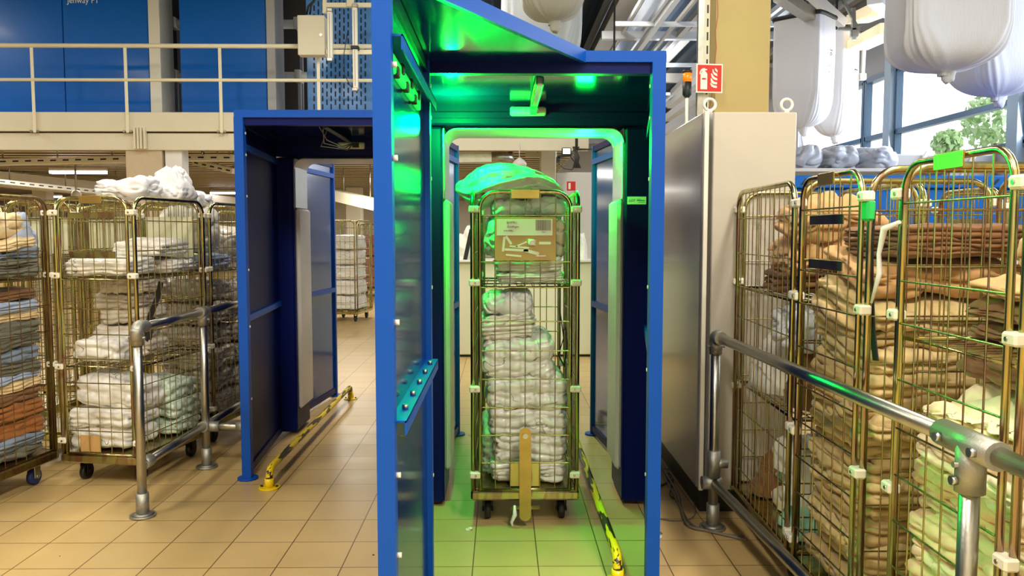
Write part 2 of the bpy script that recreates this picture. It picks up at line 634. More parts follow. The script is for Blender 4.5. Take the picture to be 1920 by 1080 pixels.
def soft_box(size, r=.04, seed=0, layers=0, depth=.008, amp=.015, scale=6., n=14, slump=.0, taper=0., nz=None, zs=1.0):
    """pillowy rounded box with lumps; layers = folded edges round the sides; base at z 0"""
    hx, hy, hz = size[0] / 2 - amp * .5, size[1] / 2 - amp * .5, size[2] / 2
    r = min(r, hx * .95, hy * .95, hz * .95)
    nz = nz or n
    mb = MB()
    cache = {}
    verts, faces = [], []

    def pt(i, j, k, N):
        key = (i, j, k)
        if key in cache:
            return cache[key]
        p = Vector(((2 * i / N[0] - 1) * hx, (2 * j / N[1] - 1) * hy, (2 * k / N[2] - 1) * hz))
        c = Vector((max(-hx + r, min(hx - r, p.x)), max(-hy + r, min(hy - r, p.y)), max(-hz + r, min(hz - r, p.z))))
        d = p - c
        if d.length > 1e-6:
            d.normalize()
        q = c + d * r
        side = max(abs(d.x), abs(d.y))
        t = (q.z + hz) / (2 * hz)
        dd = 0
        if layers:
            w = fbm(Vector((q.x, q.y, 0)), 4, seed) * .55
            ph = (t * layers + w) * PI
            dd -= depth * (1 - abs(math.sin(ph))) ** 2 * 2.2 * side
            dd += depth * 1.5 * fbm(Vector((q.x * 3, q.y * 3, math.floor(t * layers + w) * 3.1)), 1, seed) * side
        qq = Vector((q.x, q.y, q.z * zs))
        dd += amp * fbm(qq, scale, seed, 4)
        cr = abs(noise.noise(Vector((qq.x * scale * 1.7 + seed, qq.y * scale * 1.7, qq.z * scale * 2.6 - seed)) + Vector((1, 1, 1)) * .5 * fbm(qq, scale, seed + 3, 2)))
        dd -= amp * .95 * max(0, 1 - cr / .16) ** 1.5
        nrm = d if d.length else Vector((0, 0, 1))
        q = q + nrm * dd
        # plump middle, drooping rim
        e = max(abs(q.x) / hx, abs(q.y) / hy)
        q.z -= slump * (e ** 3) * max(0, t)
        if taper:
            q.x *= 1 - taper * t
            q.y *= 1 - taper * t
        q.z += amp * .8 * fbm(Vector((q.x, q.y, 0)), scale * .5, seed + 9, 2) * t
        q.z = max(q.z, -hz)
        cache[key] = len(verts)
        verts.append(q + Vector((0, 0, hz)))
        return cache[key]

    N = (n, n, nz)
    for k in (0, nz):
        for i in range(n):
            for j in range(n):
                q = [pt(i, j, k, N), pt(i + 1, j, k, N), pt(i + 1, j + 1, k, N), pt(i, j + 1, k, N)]
                faces.append(q if k else q[::-1])
    for s in (0, n):
        for i in range(n):
            for k in range(nz):
                q = [pt(i, s, k, N), pt(i + 1, s, k, N), pt(i + 1, s, k + 1, N), pt(i, s, k + 1, N)]
                faces.append(q if s == 0 else q[::-1])
                q = [pt(s, i, k, N), pt(s, i + 1, k, N), pt(s, i + 1, k + 1, N), pt(s, i, k + 1, N)]
                faces.append(q if s else q[::-1])
    mb.add(verts, faces, True)
    for p in mb.v:
        p.x = max(-size[0] / 2, min(size[0] / 2, p.x))
        p.y = max(-size[1] / 2, min(size[1] / 2, p.y))
    return mb


def rag(size, seed, folds=7, amp=.25, n=26):
    """crumpled cloth heap: ridged dome"""
    hx, hy, hz = size[0] / 2, size[1] / 2, size[2]
    rows = []
    for i in range(n + 1):
        th = PI / 2 * i / n
        row = []
        for j in range(n * 2):
            a = 2 * PI * j / (n * 2)
            d = Vector((math.cos(a) * math.sin(th), math.sin(a) * math.sin(th), math.cos(th)))
            k = 1 + amp * fbm(d, 1.6, seed, 3)
            rd = abs(noise.noise(d * folds * .55 + Vector((seed, 0, 3)) + Vector((1, 1, 1)) * fbm(d, 2, seed) * .8))
            k -= amp * .75 * max(0, .28 - rd)
            rows_p = Vector((d.x * hx * k, d.y * hy * k, d.z * hz * k))
            sgn = lambda v: (1 if v > 0 else -1)
            rows_p.x = sgn(rows_p.x) * hx * min(1.1, (abs(rows_p.x) / hx)) ** .8
            rows_p.y = sgn(rows_p.y) * hy * min(1.1, (abs(rows_p.y) / hy)) ** .8
            row.append(rows_p)
        rows.append(row)
    mb = MB()
    mb.grid(rows, True)
    base = [p.copy() for p in rows[-1]]
    o = len(mb.v)
    mb.v += [Vector((p.x, p.y, 0)) for p in base]
    mb.f.append(list(range(o, o + len(base))))
    mb.sm.append(False)
    for p in mb.v:
        p.z = max(p.z, 0)
    return mb


def put(mb, name, material, label, cat, cart, loc, rz=0, group=None, tilt=(0, 0)):
    """soft item set down inside a cart (loc in the cart's own axes)"""
    ob = bpy.data.objects.new(name, mb.mesh(name, material))
    m = Matrix.Identity(4)
    if cart is not None:
        m = Matrix.Translation(cart.location) @ Matrix.Rotation(cart.rotation_euler.z, 4, 'Z')
    m = m @ Matrix.Translation(Vector(loc)) @ Matrix.Rotation(rz, 4, 'Z') @ Matrix.Rotation(tilt[0], 4, 'X') @ Matrix.Rotation(tilt[1], 4, 'Y')
    ob.matrix_world = m
    col.objects.link(ob)
    ob['label'] = label
    ob['category'] = cat
    if group:
        ob['group'] = group
    return ob


# ------------------------------------------------------------------ roll cage
ZC = (1.647, 1.272, .722, .27)


def clamp_part(root, x, y, z, sx=.056, sy=.04, dirx=1):
    c = MB().box((x, y, z), (sx, sy, .034), bev=.006).build('clamp', M['white_plastic'], root)
    s = MB().tube([(x + dirx * .012, y - sy / 2 - .003, z), (x + dirx * .012, y - sy / 2 + .004, z)], .006, 8)
    sub(c, s, 'screw', M['galv'])
    return c


def cage(label, loc, rz, W=.58, L=.85, shelves=(1.25,), plates=(), card=False, tongue=False, zinc='zinc', dense=11,
         group='roll cages loaded with linen', tyre='black', rear=True, clamps=True, detail=True):
    root = thing('roll_cage', label, 'roll cage', loc, rz, group, world=False)
    Z = M[zinc]
    hw = W / 2
    T = 1.735
    # base tray
    b = MB()
    b.box((0, .012, .158), (W, .024, .052), bev=.01)
    b.box((0, L - .012, .158), (W, .024, .052), bev=.01)
    for s in (-1, 1):
        b.box((s * (hw - .012), L / 2, .158), (.024, L - .03, .052), bev=.008)
    b.box((0, L / 2, .186), (W - .05, L - .05, .012))
    b.build('base_frame', M[zinc], root)
    # wheels
    for sx in (-1, 1):
        for y in (.12, L - .12):
            x = sx * (hw - .085)
            w = MB()
            w.tube([(x - .017, y, .05), (x - .013, y, .05), (x + .013, y, .05), (x + .017, y, .05)], [.044, .05, .05, .044], 20)
            wo = w.build('wheel', M['tyre_blue'] if tyre == 'blue' else M['black'], root)
            f = MB()
            for q in (-1, 1):
                f.box((x + q * .024, y, .085), (.005, .05, .085), bev=.002)
                f.tube([(x + q * .019, y, .05), (x + q * .03, y, .05)], .012, 10)
            f.box((x, y, .126), (.07, .07, .012))
            sub(wo, f, 'fork', M['galv'] if tyre == 'blue' else M['dark'])
    # side frames
    hz_side = (1.6, 1.42, 1.25, 1.09, .93, .77, .61, .45, .3)
    for s in (-1, 1):
        x = s * (hw - .013)
        r = .09
        p = [Vector((x, .02, .18))] + arc((x, .02 + r, T - r), r, PI, PI / 2, 6, 'yz') + arc((x, L - .02 - r, T - r), r, PI / 2, 0, 6, 'yz') + [Vector((x, L - .02, .18))]
        m = MB().tube(p, .0125, 8)
        for i in range(1, dense + 1):
            y = .02 + (L - .04) * i / (dense + 1)
            m.tube([(x, y, .19), (x, y, T - .005 if .1 < y < L - .1 else T - .03)], .0026, 5, caps=False)
        for z in hz_side:
            m.tube([(x - s * .004, .02, z), (x - s * .004, L - .02, z)], .0032, 5, caps=False)
        m.build('side_frame', Z, root)
    # end gates
    zf = (1.616, 1.379, 1.248, 1.073, .921, .773, .626, .479, .334)
    for y, nm in ((.006, 'front_gate'), (L - .006, 'rear_gate')):
        if nm == 'rear_gate' and not rear:
            continue
        x = hw - .05
        r = .085
        p = [Vector((-x, y, .19))] + arc((-x + r, y, T - r), r, PI, PI / 2, 6) + arc((x - r, y, T - r), r, PI / 2, 0, 6) + [Vector((x, y, .19))]
        m = MB().tube(p, .0105, 8)
        nb = 5 if nm == 'front_gate' else 5
        for i in range(1, nb + 1):
            q = -x + 2 * x * i / (nb + 1)
            m.tube([(q, y, .19), (q, y, T)], .0028, 5, caps=False)
        for z in zf:
            m.tube([(-x, y - .005, z), (x, y - .005, z)], .0036, 5, caps=False)
        m.tube([(-x, y, .192), (x, y, .192)], .008, 6)
        g = m.build(nm, Z, root)
        if nm == 'front_gate' and plates:
            for k in plates:
                if k == 'top':
                    pl = MB().box((0, y - .016, T - .012), (.145, .006, .046), bev=.002)
                else:
                    pl = MB().box((0, y - .012, k), (.3, .004, .036), bev=.0015)
                po = sub(g, pl, 'plate', M['tongue'] if k == 'top' else M[zinc])
    if clamps:
        for z in ZC:
            for s in (-1, 1):
                clamp_part(root, s * (hw - .022), .006, z, dirx=s * -.4)
        if detail:
            for z in (ZC[0], ZC[1], ZC[2]):
                for s in (-1, 1):
                    clamp_part(root, s * (hw - .022), L - .006, z, dirx=s * -.4)
    for z in shelves:
        m = MB()
        x = hw - .04
        m.tube([(-x, .03, z), (x, .03, z), (x, L - .03, z), (-x, L - .03, z)], .007, 6, closed=True)
        for i in range(1, 12):
            q = -x + 2 * x * i / 12
            m.tube([(q, .03, z), (q, L - .03, z)], .0026, 5, caps=False)
        m.tube([(-x, L / 3, z), (x, L / 3, z)], .004, 5)
        m.tube([(-x, 2 * L / 3, z), (x, 2 * L / 3, z)], .004, 5)
        m.build('shelf', Z, root)
    return root


# =================================================================== SETTING
WX = 6.0            # window wall
LX = -22.0
BY = 34.0
RZ = 6.0            # roof
MY = 11.5           # mezzanine front
DZ0, DZ1 = 2.734, 3.245
f = MB()
f.add([(LX, -3, 0), (WX, -3, 0), (WX, BY, 0), (LX, BY, 0)], [(0, 1, 2, 3)])
struct('floor', f, M['floor'])
w = MB()
w.box((LX - .1, (BY - 3) / 2, RZ / 2), (.2, BY + 3, RZ))
struct('wall_left', w, M['wall'])
w = MB()
w.box(((LX + WX) / 2, BY + .1, RZ / 2), (WX - LX + .4, .2, RZ))
struct('wall_back', w, M['wall'])
SILL, HEAD, TRANS = 2.55, 4.0, 3.06
w = MB()
w.box((WX + .1, (BY - 3) / 2, SILL / 2), (.2, BY + 3, SILL))
w.box((WX + .1, (BY - 3) / 2, (HEAD + RZ) / 2), (.2, BY + 3, RZ - HEAD))
struct('wall_right', w, M['grey_panel'])
w = MB()
w.box(((LX + WX) / 2, -3.1, RZ / 2), (WX - LX + .4, .2, RZ))
struct('wall_front', w, M['wall'])
# roof sheet with ribs running in depth
rows = []
r = MB()
x = LX
prof = []
while x < WX + .2:
    prof += [(x, RZ), (x + .18, RZ), (x + .23, RZ + .09), (x + .40, RZ + .09), (x + .45, RZ)]
    x += .45
r.grid([[Vector((px_, y, z)) for px_, z in prof] for y in (-3, BY)], smooth=False)
struct('ceiling', r, M['roof'])

# windows (bays along the right wall)
ys = [7.2, 9.25, 12.2, 13.35, 15.2, 18.2, 21]
wi = 0
mul_y = [at(1905, 220, 9).y, 0]
for i, (a, b) in enumerate([(5.0, 9.05), (9.25, 12.05), (12.3, 13.05), (13.15, 15.2), (15.5, 18.5), (18.8, 24.)]):
    m = MB()
    t = .07
    for y in (a, b):
        m.box((WX, y, (SILL + HEAD) / 2), (.1, t, HEAD - SILL))
    for z, h in ((SILL, .08), (TRANS, .075), (HEAD, .08)):
        m.box((WX, (a + b) / 2, z), (.1, b - a, h))
    wn = struct('window_%d' % (i + 1), m, M['mullion'])
    g = MB().box((WX + .02, (a + b) / 2, (SILL + HEAD) / 2), (.008, b - a, HEAD - SILL))
    struct('window_glass', g, M['glass'], wn)
m = MB()
for y in (9.15, 12.175, 15.35, 18.65):
    m.box((WX - .04, y, 3.1), (.16, .2, 2.6))
struct('trim_1', m, M['mull_light'])

# mezzanine deck, edge beams and its ribbed underside
MXR = 1.25
EY = lambda px, py: None
m = MB()
m.box(((LX + MXR) / 2, MY + 10, DZ1 - .06), (MXR - LX, 20, .12))
mz = solo('mezzanine_deck', m, M['cream'], kind='structure')
m = MB()
m.box(((LX + MXR) / 2, MY + .05, DZ1 - .13), (MXR - LX, .12, .27), bev=.004)
struct('beam_1', m, M['cream'])
m = MB()
m.box(((LX + MXR) / 2, MY + .09, (DZ0 + DZ1 - .3) / 2), (MXR - LX, .1, DZ1 - .27 - DZ0), bev=.004)
struct('beam_2', m, M['cream'])
m = MB()
for p in ((1.0,), (1.26,), (1.5,), (1.78,)):
    m.box((at(230 + 24 * p[0], 245, MY).x, MY - .02, 2.88), (.03, .05, .3))
struct('beam_joint', m, M['cream'])
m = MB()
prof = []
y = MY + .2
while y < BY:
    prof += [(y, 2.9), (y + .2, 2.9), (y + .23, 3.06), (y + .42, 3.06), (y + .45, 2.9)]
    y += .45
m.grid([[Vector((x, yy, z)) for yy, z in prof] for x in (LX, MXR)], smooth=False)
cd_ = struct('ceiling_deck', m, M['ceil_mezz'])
cd_.data.materials.append(mat('deck_flute_shade', sr(112, 100, 80), .55, .2))  # shade of the recessed flutes, put into a darker sheet colour
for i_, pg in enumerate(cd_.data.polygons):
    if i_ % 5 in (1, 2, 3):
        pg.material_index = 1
# columns
cx = at(280, 350, MY).x
m = MB()
m.box((cx - .1, MY + .22, 1.45), (.52, .3, 2.9), bev=.006)
struct('column_1', m, mat('column_tan', sr(196, 178, 150), .6, var=.04))
m = MB()
m.box((cx + .31, MY + .24, 1.45), (.24, .26, 2.9), bev=.006)
struct('column_2', m, mat('column_white', sr(226, 224, 222), .5))
for i, (px, Y, wd) in enumerate(((305 / 4 + 5, 20, .35), (225, 24, .35), (665, 24, .45))):
    m = MB()
    c = at(px, 380, Y)
    m.box((c.x, Y, 1.45), (wd, wd, 2.9), bev=.01)
    struct('column_%d' % (i + 3), m, M['cream'])
c = at(1027, 330, 12.6)
m = MB()
m.box((c.x, 12.6, 1.5), (.24, .3, 3.0), bev=.01)
m.box((c.x - .1, 12.75, 2.82), (.5, .12, .18), bev=.005)
struct('column_6', m, M['cream'])
# yellow I-column behind the cabinet
cy = 6.15
xa, xb = at(1342, 100, cy).x, at(1444, 100, cy).x
m = MB()
m.box(((xa + xb) / 2, cy + .02, RZ / 2), (xb - xa, .03, RZ), bev=.004)
m.box(((xa + xb) / 2, cy + .36, RZ / 2), (xb - xa, .03, RZ), bev=.004)
m.box(((xa + xb) / 2, cy + .19, RZ / 2), (.02, .31, RZ))
m.box((xa + .008, cy + .19, RZ / 2), (.016, .31, RZ))
struct('column_7', m, M['yellow_col'])

# roof framing: beams in depth, purlins across
for i, (px, py, wd, hh, mk, zz) in enumerate(((1148, 50, .36, .22, 'roof_beam', 5.6), (1108, 60, .14, .25, 'dark', 5.7), (1235, 40, .09, .12, 'roof_white', 5.0),
                                       (1290, 160, .12, .2, 'roof_beam', 5.3), (1206, 60, .06, .09, 'roof_white', 5.3), (1265, 90, .2, .16, 'roof_beam', 5.45),
                                       (1500, 60, .22, .2, 'roof_beam', 5.4), (1470, 20, .1, .1, 'roof_white', 5.2))):
    d = flo(px, py, zz)
    m = MB().box((d.x, (BY + 2) / 2, zz), (wd, BY - 4, hh))
    struct('ceiling_beam_%d' % (i + 1), m, M[mk])
for i, (Y, zz, hh, mk) in enumerate(((9, 5.35, .12, 'roof_white'), (12, 5.2, .16, 'roof_beam'), (15, 5.2, .14, 'roof_white'), (18.5, 5.1, .2, 'roof_beam'),
                                     (22, 5.1, .16, 'roof_white'), (26, 5.1, .2, 'roof_beam'), (30, 5., .2, 'roof_white'))):
    m = MB().box(((MXR + WX) / 2 + .3, Y, zz), (WX - MXR - .6, .14, hh))
    struct('ceiling_purlin_%d' % (i + 1), m, M[mk])

for i, (px, py, wd, hh, mk, zz) in enumerate(((1185, 30, .05, .07, 'roof_white', 5.25), (1330, 120, .07, .08, 'roof_white', 5.1), (1270, 40, .05, .06, 'roof_beam', 5.05), (1225, 120, .1, .1, 'roof_beam', 5.2),
                                       (1560, 20, .08, .1, 'roof_white', 5.3), (1620, 60, .12, .1, 'roof_beam', 5.2), (1650, 95, .1, .1, 'roof_white', 4.9))):
    d = flo(px, py, zz)
    m = MB().box((d.x, (BY + 6) / 2, zz), (wd, BY - 8, hh))
    struct('ceiling_rail_%d' % (i + 1), m, M[mk])
for i, (Y, zz) in enumerate(((10.4, 5.1), (13.4, 5.0), (16.6, 5.0), (20, 5.0))):
    m = MB().box(((MXR + WX) / 2 + .3, Y, zz), (WX - MXR - .6, .07, .07))
    struct('ceiling_strut_%d' % (i + 1), m, M['roof_white'])

# =================================================================== MEZZANINE THINGS
def rz_px(px, py, Y=MY - .02):
    return at(px, py, Y)


rail = thing('guard_railing', 'long cream tube railing along the edge of the upper deck', 'railing', (0, MY - .03, DZ1))
za, zb = at(300, 86, MY - .03).z, at(300, 150, MY - .03).z
xl, xr = at(-60, 90, MY).x, at(720, 90, MY).x
MB().tube([(xl, MY - .03, za), (xr, MY - .03, za)], .032, 10).build('top_rail', M['cream_rail'], rail)
MB().tube([(xl, MY - .03, zb), (xr, MY - .03, zb)], .024, 10).build('mid_rail', M['cream_rail'], rail)
for px in (66, 240, 416, 599):
    x = at(px, 200, MY).x
    p = MB().box((x, MY - .035, (za + DZ1 - .28) / 2), (.045, .012, za - DZ1 + .3), bev=.003).build('post', M['cream_rail'], rail)
    q = MB()
    for s in (-1, 1):
        q.tube([(x + s * .05, MY - .05, DZ1 - .27), (x + s * .05, MY - .03, DZ1 - .27)], .018, 8)
    sub(p, q, 'bolt', M['galv'], rail)

PY = MY + .75


def mez_panel(label, x0, x1, mk, name='machine_housing', seams=(), edge=None, group='blue machine housings on the upper deck'):
    a, b = at(x0, 100, PY).x, at(x1, 100, PY).x
    z1 = 5.75
    t = thing(name, label, 'machine', ((a + b) / 2, PY, DZ1), group=group)
    m = MB()
    xs = [a] + [at(s, 100, PY).x for s in seams] + [b]
    for i in range(len(xs) - 1):
        m.box(((xs[i] + xs[i + 1]) / 2, PY + .3, (DZ1 + z1) / 2), (xs[i + 1] - xs[i] - .012, .6, z1 - DZ1), bev=.01)
    m.build('panel', M[mk], t)
    if edge:
        e0, e1 = at(edge[0], 100, PY).x, at(edge[1], 100, PY).x
        MB().box(((e0 + e1) / 2, PY + .22, (DZ1 + z1) / 2), (e1 - e0, .5, z1 - DZ1), bev=.006).build('edge_frame', M['alu'] if edge[2] else M['grey_panel'], t)
    return t


hs = mez_panel('blue machine housing at far left with white lettering near its top', -40, 280, 'mezz_blue', seams=(119,), edge=(281, 302, 1))
c = at(156, 1, PY - .004)
text('Jenway FT', .125, M['white'], hs, 'lettering', frontal((c.x - hs.location.x, -.006, c.z - hs.location.z)), sx=.92)
mez_panel('plain blue machine housing left of the perforated one', 337, 500, 'mezz_blue', edge=(501, 517, 0))
pf = mez_panel('light blue perforated machine housing above the small gate', 574, 703, 'mezz_light')
m = MB()
for i, px in enumerate(range(589, 690, 8)):
    for k in range(14):
        py = 0 + 15.4 * k + (7 if i % 2 else 0)
        if py > 203:
            continue
        c = at(px, py, PY - .002)
        h_, w_ = .085, .022
        m.prism([(-w_ / 2, -h_ / 2 + .01), (-w_ / 4, -h_ / 2), (w_ / 4, -h_ / 2), (w_ / 2, -h_ / 2 + .01), (w_ / 2, h_ / 2 - .01), (w_ / 4, h_ / 2), (-w_ / 4, h_ / 2), (-w_ / 2, h_ / 2 - .01)],
                .003, Matrix.Translation(c) @ Matrix.Rotation(PI / 2, 4, 'X'))
m.build('slot_pattern', M['slot'], pf)
# white roller ducts in the gaps
for lab, y, zc, rr in (('upper white duct tube seen between the blue housings', PY + .5, at(300, 26, PY + .5).z, .075), ('lower white duct tube seen between the blue housings', PY + .5, at(300, 130, PY + .5).z, .085)):
    t = thing('duct_tube', lab, 'duct', (at(400, 100, y).x, y + .6, zc), group='white duct tubes between the housings')
    y += .6
    MB().tube([(at(270, 50, y).x, y, zc), (at(580, 50, y).x, y, zc)], rr, 16).build('tube', M['alu'], t)
    for px in (328, 560):
        c = at(px, 50, y)
        k = MB().box((c.x, y - .03, zc), (.1, .24, rr * 2.3), bev=.008).build('bracket', M['white_plastic'], t)
        yo = y + (.15 if rr < .08 else 0)
        MB().box((c.x, yo, (zc + DZ1) / 2), (.05, .05, zc - DZ1)).build('stand', M['grey_panel'], t)
        if rr < .08:
            MB().box((c.x, y + .1, zc), (.05, .12, .04)).build('arm', M['grey_panel'], t)
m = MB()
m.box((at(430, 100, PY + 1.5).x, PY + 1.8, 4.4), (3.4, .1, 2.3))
solo('gap_shade_sheet', m, mat('gap_shade', sr(96, 86, 74), .7, var=.15, vscale=2), 'dark brown sheet standing in for the dim space behind the white duct tubes', 'panel')  # brown colour stands in for the dark space behind the housings

# control box and the two linear actuators in front of the railing
AY = MY - .25
t = thing('control_box', 'cream control box fixed in front of the deck railing', 'control box', tuple(at(584, 66, AY)))
c0, c1 = at(557, 28, AY), at(609, 103, AY)
MB().box(((c0.x + c1.x) / 2, AY + .09, (c0.z + c1.z) / 2), (c1.x - c0.x, .18, c0.z - c1.z), bev=.008).build('body', M['cream'], t)
m = MB().tube([(c1.x - .05, AY - .012, (c0.z + c1.z) / 2), (c1.x - .05, AY + .002, (c0.z + c1.z) / 2)], .02, 12).build('lock', M['galv'], t)
m = MB()
for k in range(2):
    m.tube([at(575 + 6 * k, 27, AY + .08), at(578 + 5 * k, 12, AY + .08), at(588, 2, AY + .08), at(600, -12, AY + .08)], .014, 6)
m.build('cable', M['black'], t)
fr = thing('actuator_frame', 'cream square tube frame above the deck railing', 'frame', tuple(at(660, 100, AY)))
m = MB()
for a, b in (((612, 10), (706, 10)), ((612, 98), (706, 98)), ((703, 0), (703, 205)), ((609, -5), (609, 26))):
    m.bar(at(*a, AY + .05), at(*b, AY + .05), .05, .06, up=(0, 1, 0) if a[0] == b[0] else (0, 0, 1))
m.build('tube_frame', M['cream_rail'], fr)
MB().box(at(657, 5, AY + .02), (.1, .06, .12), bev=.006).build('cross_block', M['cream_rail'], fr)
for lab, x, y0, y1 in (('shorter white actuator beside the control box', 619, 22, 112), ('longer white actuator right of the control box', 666, 14, 168)):
    t = thing('linear_actuator', lab, 'actuator', tuple(at(x, y1, AY - .03)), group='linear actuators at the deck railing')
    a, b = at(x, y0, AY - .03), at(x, y1, AY - .03)
    MB().box((a + b) / 2, (.072, .07, a.z - b.z), bev=.012).build('body', M['alu'], t)
    MB().box(a + (b - a) * .5 + Vector((0, -.038, 0)), (.012, .006, (a.z - b.z) * .92)).build('groove', M['grey_panel'], t)
    MB().box(b, (.082, .08, .05), bev=.008).build('end_cap', M['galv'], t)
    MB().box(a + Vector((0, .0, .02)), (.08, .08, .05), bev=.008).build('end_cap', M['galv'], t)
    if x == 666:
        MB().box(at(x, 90, AY - .03), (.11, .1, .05), bev=.008).build('clamp', M['dark'], t)
        m = MB().tube([at(652, 60, AY - .03), at(645, 100, AY - .04), at(646, 140, AY - .04), at(656, 160, AY - .03), at(664, 166, AY - .03)], .006, 6).build('wire', M['black'], t)

# ------------------------------------------------------------------- beneath the deck
def tube_lamp(px0, py0, px1, py1, Y, lab):
    a, b = at(px0, py0, Y), at(px1, py1, Y)
    a.z = b.z = (a.z + b.z) / 2
    t = thing('tube_light', lab, 'lamp', tuple((a + b) / 2 + Vector((0, 0, .1))), group='tube lights under the deck')
    MB().bar(a + Vector((0, 0, .05)), b + Vector((0, 0, .05)), .12, .05).build('housing', M['alu'], t)
    MB().bar(a + Vector((0, 0, .0)), b + Vector((0, 0, .0)), .1, .055).build('diffuser', M['tube'], t)
    for f_ in (.15, .85):
        q = a + (b - a) * f_
        MB().tube([q + Vector((0, 0, .06)), Vector((q.x, q.y, 3.05))], .006, 6).build('hanger_rod', M['galv'], t)


tube_lamp(95, 323, 199, 323, 15.5, 'nearest lit tube light at left, under the deck ceiling')
tube_lamp(42, 369, 115, 369, 25, 'lit tube light above the leftmost cage')
tube_lamp(176, 378, 222, 378, 30, 'far lit tube light left of the tan column')
tube_lamp(395, 362, 446, 362, 24, 'lit tube light right of the tan column')
tube_lamp(806 - 100, 312, 735, 312, 16, 'lit tube light seen over the passage between gates')


def hang(ob, pts, ztop=3.05, r=.012):
    for q in pts:
        m = MB().tube([q, Vector((q.x, q.y, ztop))], r, 6)
        m.v = [p - ob.location for p in m.v]
        o = bpy.data.objects.new('hanger_rod', m.mesh('hanger_rod', M['galv']))
        col.objects.link(o)
        o.parent = ob


def tray(label, p0, p1, Y0, Y1, w_=.25, h_=.09):
    a, b = at(*p0, Y0), at(*p1, Y1)
    m = MB().bar(a, b, w_, h_)
    ob = solo('cable_tray', m, M['alu'], label, 'cable tray', 'cable trays under the deck')
    d = (b - a)
    m2 = MB()
    n = int(d.length / .18)
    sd = d.cross(Vector((0, 0, 1))).normalized() * (w_ / 2 + .002)
    if sd.y > 0:
        sd = -sd
    for i in range(n):
        q = a + d * ((i + .5) / n) + sd
        m2.bar(q - d.normalized() * .045, q + d.normalized() * .045, .004, .022)
    o2 = bpy.data.objects.new('slot_pattern', m2.mesh('slot_pattern', M['dark']))
    m2.v = []
    col.objects.link(o2)
    o2.parent = ob
    for v in o2.data.vertices:
        v.co -= ob.location
    hang(ob, (a + d * .1, a + d * .5, a + d * .9))


tray('slotted tray hung just below the deck edge, left of the tan column', (-20, 305), (236, 299), 12.6, 12.6)
tray('slotted tray right of the tan column, below the deck edge', (322, 296), (442, 297), 12.6, 12.6)
tray('slotted tray slanting down from the tan column to the small gate', (372, 305), (446, 322), 13.4, 13.0)
tray('long white tray slanting down from far left to the tan column', (-10, 340), (240, 366), 15.8, 18)
m = MB().bar(at(-10, 335, 17.5), at(238, 360, 20), .3, .32)
ob = solo('air_duct', m, M['cream'], 'pale square duct beside the long white tray under the deck', 'duct', 'air ducts under the deck')
_a, _b = at(-10, 335, 17.5), at(238, 360, 20)
hang(ob, (_a + (_b - _a) * .2, _a + (_b - _a) * .8))
m = MB().bar(at(380, 375, 24), at(450, 382, 25), .4, .35)
ob = solo('air_duct', m, M['cream'], 'pale square duct at right of the pile of white film bags', 'duct', 'air ducts under the deck')
_a, _b = at(380, 375, 24), at(450, 382, 25)
hang(ob, (_a + (_b - _a) * .2, _a + (_b - _a) * .8))
m = MB().bar(at(629, 366, 17), at(712, 385, 16), .3, .22)
ob = solo('air_duct', m, M['cream'], 'white duct under the ceiling seen between the gates', 'duct', 'air ducts under the deck')
_a, _b = at(629, 366, 17), at(712, 385, 16)
hang(ob, (_a + (_b - _a) * .2, _a + (_b - _a) * .8))
m = MB()
for k in range(9):
    a = PI * k / 8
m.tube([at(143, 364, 15) + Vector((0, 0, -.02 + .1 * math.cos(PI * k / 8))) for k in range(9)], [.005 + .085 * math.sin(PI * k / 8) for k in range(9)], 14)
ob = solo('dome_camera', m, M['white_plastic'], 'white ball shaped sensor hung below the long tray', 'sensor')
hang(ob, (at(143, 364, 15),), r=.02)

# =================================================================== GATES
def wing(root, p0, p1, zt, rails=(1.0, 2.05), post=True, nm='wing_panel', pw=.05, glossy='navy_gloss', flange=True, end_post=True):
    a, b = Vector((*p0, 0)), Vector((*p1, 0))
    d = (b - a).normalized()
    s = d.cross(Vector((0, 0, 1)))
    z0 = .03
    pn = MB().bar(a + Vector((0, 0, (z0 + zt) / 2)), b + Vector((0, 0, (z0 + zt) / 2)), .012, zt - z0 - .01).build(nm, M[glossy], root)
    m = MB().bar(a + Vector((0, 0, .055)), b + Vector((0, 0, .055)), .035, .05)
    sub(pn, m, 'bottom_rail', M['navy'], root)
    m = MB().bar(a + Vector((0, 0, zt - .025)), b + Vector((0, 0, zt - .025)), .04, .04)
    sub(pn, m, 'top_rail', M['navy'], root)
    for z in rails:
        m = MB().bar(a + Vector((0, 0, z)), b + Vector((0, 0, z)), .05, .04)
        sub(pn, m, 'mid_rail', M['blue'], root)
    if post:
        m = MB().bar(a + Vector((0, 0, .01)), a + Vector((0, 0, zt)), pw, pw, up=(0, 1, 0))
        po = m.build('post', M['blue'], root)
        if flange:
            q = MB().tube([(a.x, a.y, .001), (a.x, a.y, .012)], .062, 18)
            sub(po, q, 'foot_plate', M['blue'], root)
    return pn


def bolt(root, p, d=(0, -1, 0), r=.009):
    p = Vector(p)
    MB().tube([p, p + Vector(d) * .012], r, 8).build('bolt', M['white_plastic'], root)


